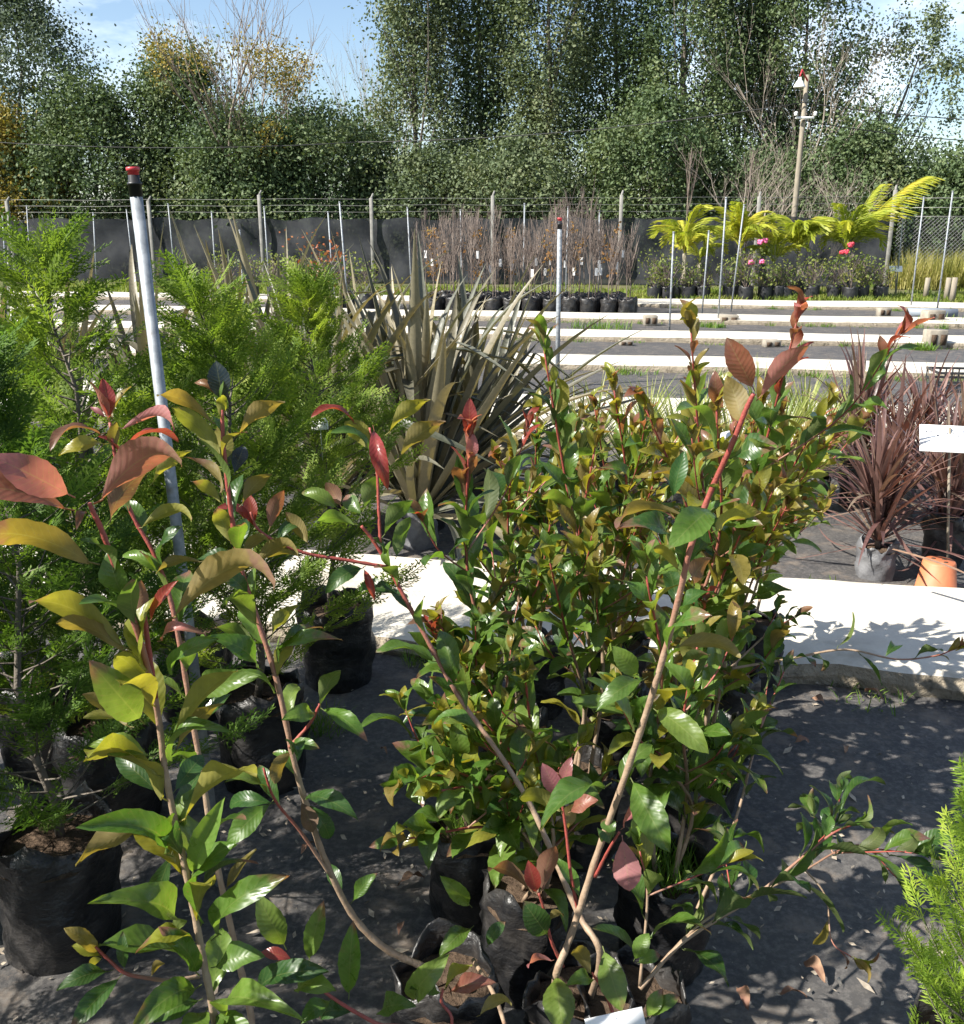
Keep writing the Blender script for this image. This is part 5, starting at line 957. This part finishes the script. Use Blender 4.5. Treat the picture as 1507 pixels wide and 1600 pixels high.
# ------------------------------------------------------------------ ground cover: grass, weeds, litter
def scatter(name, mat, mk, kind_label, cat):
    V, F = mk(); o = link(name, np_mesh(name, V, F, mat)); tag(o, kind_label, cat, None, 'stuff'); return o
def many(tufts):
    Vs, Fs, k = [], [], 0
    for V, F, p in tufts: Vs.append(V+np.array(p)); Fs.append(F+k); k += len(V)
    return np.concatenate(Vs), np.concatenate(Fs)
M_lawn = foliage_mat('lawn_grass', [(.06, .10, .015), (.11, .16, .025), (.18, .21, .04), (.27, .25, .09)], .6, .3, 1.2)
def lawn():
    rg = np.random.default_rng(3); out = []; n0 = paths[-1][1]+.6
    for i in range(900):
        u = rg.uniform(-17, 20); n = n0+abs(rg.normal(0, 2.2)); p = UN(u, n); V, F = blade_tuft(34, .30, .16, i, .8, .012); out.append((V, F, (p.x, p.y, 0)))
    return many(out)
scatter('lawn_grass', M_lawn, lawn, 'short lawn grass between the far pots and the fence', 'grass')
def tallgrass():
    rg = np.random.default_rng(4); out = []
    for i in range(150):
        q = FP(rg.uniform(1400, 1620), 440, rg.uniform(-2.2, 1.6)); V, F = blade_tuft(60, .3, rg.uniform(.6, 1.1), 500+i, .5, .012); out.append((V, F, (q.x, q.y, 0)))
    return many(out)
scatter('tall_grass', foliage_mat('dry_grass', [(.10, .12, .03), (.20, .20, .05), (.30, .27, .09), (.36, .30, .14)], .6, .3, 1.5), tallgrass, 'tall yellowing grass by the chain-link fence', 'grass')
def kerbweeds():
    rg = np.random.default_rng(6); out = []
    for i, (a, b) in enumerate(paths):
        for k in range(14 if i == 0 else 46):
            u = rg.uniform(-2.5, 3.5) if i == 0 else rg.uniform(-7, 12); side = a-rg.uniform(.02, .10) if rg.random() < .75 else b+rg.uniform(.02, .15); p = UN(u, side); s = 1 if i > 1 else .6
            V, F = blade_tuft(int(rg.integers(20, 60)), .10*s*rg.uniform(.6, 2.2), .10*s*rg.uniform(.5, 1.6), 900+i*60+k, .9, .004*s); out.append((V, F, (p.x, p.y, .0)))
    for px, py, r, h in ((938, 515, .5, .22), (1440, 548, .16, .14), (1488, 508, .6, .2), (1010, 500, .2, .1), (1110, 512, .25, .14)):
        p = G(px, py); V, F = blade_tuft(180, r, h, int(px), .8, .006); out.append((V, F, (p.x, p.y, 0)))
    for px, py in ((660, 1020), (470, 1130), (520, 1120), (1200, 1010), (1160, 1070)):
        p = G(px, py+20); V, F = blade_tuft(90, .07, .09, int(px)+7, .8, .0016); out.append((V, F, (p.x, p.y, .005)))
    return many(out)
scatter('kerb_weeds', M_grass, kerbweeds, 'green weeds growing along the edges of the concrete paths', 'weeds')
def litter():
    rg = np.random.default_rng(8); n = 900; P = []
    while len(P) < n:
        p = G(rg.uniform(-100, 1600), rg.uniform(990, 1640)); P.append((p.x, p.y, .016))
    P = np.array(P); a = rg.random(n)*6.283; L = rg.uniform(.003, .012, n)*(1+1.0*(rg.random(n) < .12)); A = np.stack([np.cos(a)*L, np.sin(a)*L, rg.normal(0, .15, n)*L], 1); B = np.stack([-np.sin(a)*L*.4, np.cos(a)*L*.4, rg.normal(0, .2, n)*L], 1); return rhombs(P, A, B)
scatter('leaf_litter', M_chaff, litter, 'pale chips and shreds of dry leaf scattered on the near weed mat', 'litter')
FL = [leaf_mesh(50+s, .22, .5, .22, 1.5, M_dead, twist=.9*(-1)**s, pet=.06, name='fallen_leaf') for s in range(3)]
for i, (px, py) in enumerate(((595, 1178), (1150, 1555), (1215, 1565), (1290, 1548), (630, 1452), (470, 1345), (1320, 1175), (1240, 1170), (1120, 1185), (860, 1500), (1380, 1100), (1290, 1110), (700, 1090), (1040, 1150), (720, 1550), (620, 1395))):
    p = G(px, py); o = link('fallen_leaf', FL[i % 3]); s = rnd(.04, .075); o.matrix_basis = Matrix.Translation((p.x, p.y, .02)) @ Matrix.Rotation(rnd(0, 6.28), 4, 'Z') @ Matrix.Scale(s, 4); tag(o, 'curled brown fallen leaf on the weed mat '+('between conifer and photinia bags', 'right of the front bag', 'second from the front bag', 'nearest the lime-green conifer', 'under the long bent stem', 'left of the bent stem', 'right of the block in the sunny patch', 'right of the block beside the sunny patch', 'against the grassy bags on the right', 'between the two front bags', 'near the kerb at the far right', 'near the kerb right of the block', 'just before the kerb left of the block', 'among the bags of the block', 'at the bottom edge left of the tag', 'left of the wrinkled bag')[i], 'leaf', 'fallen leaves on the weed mat')
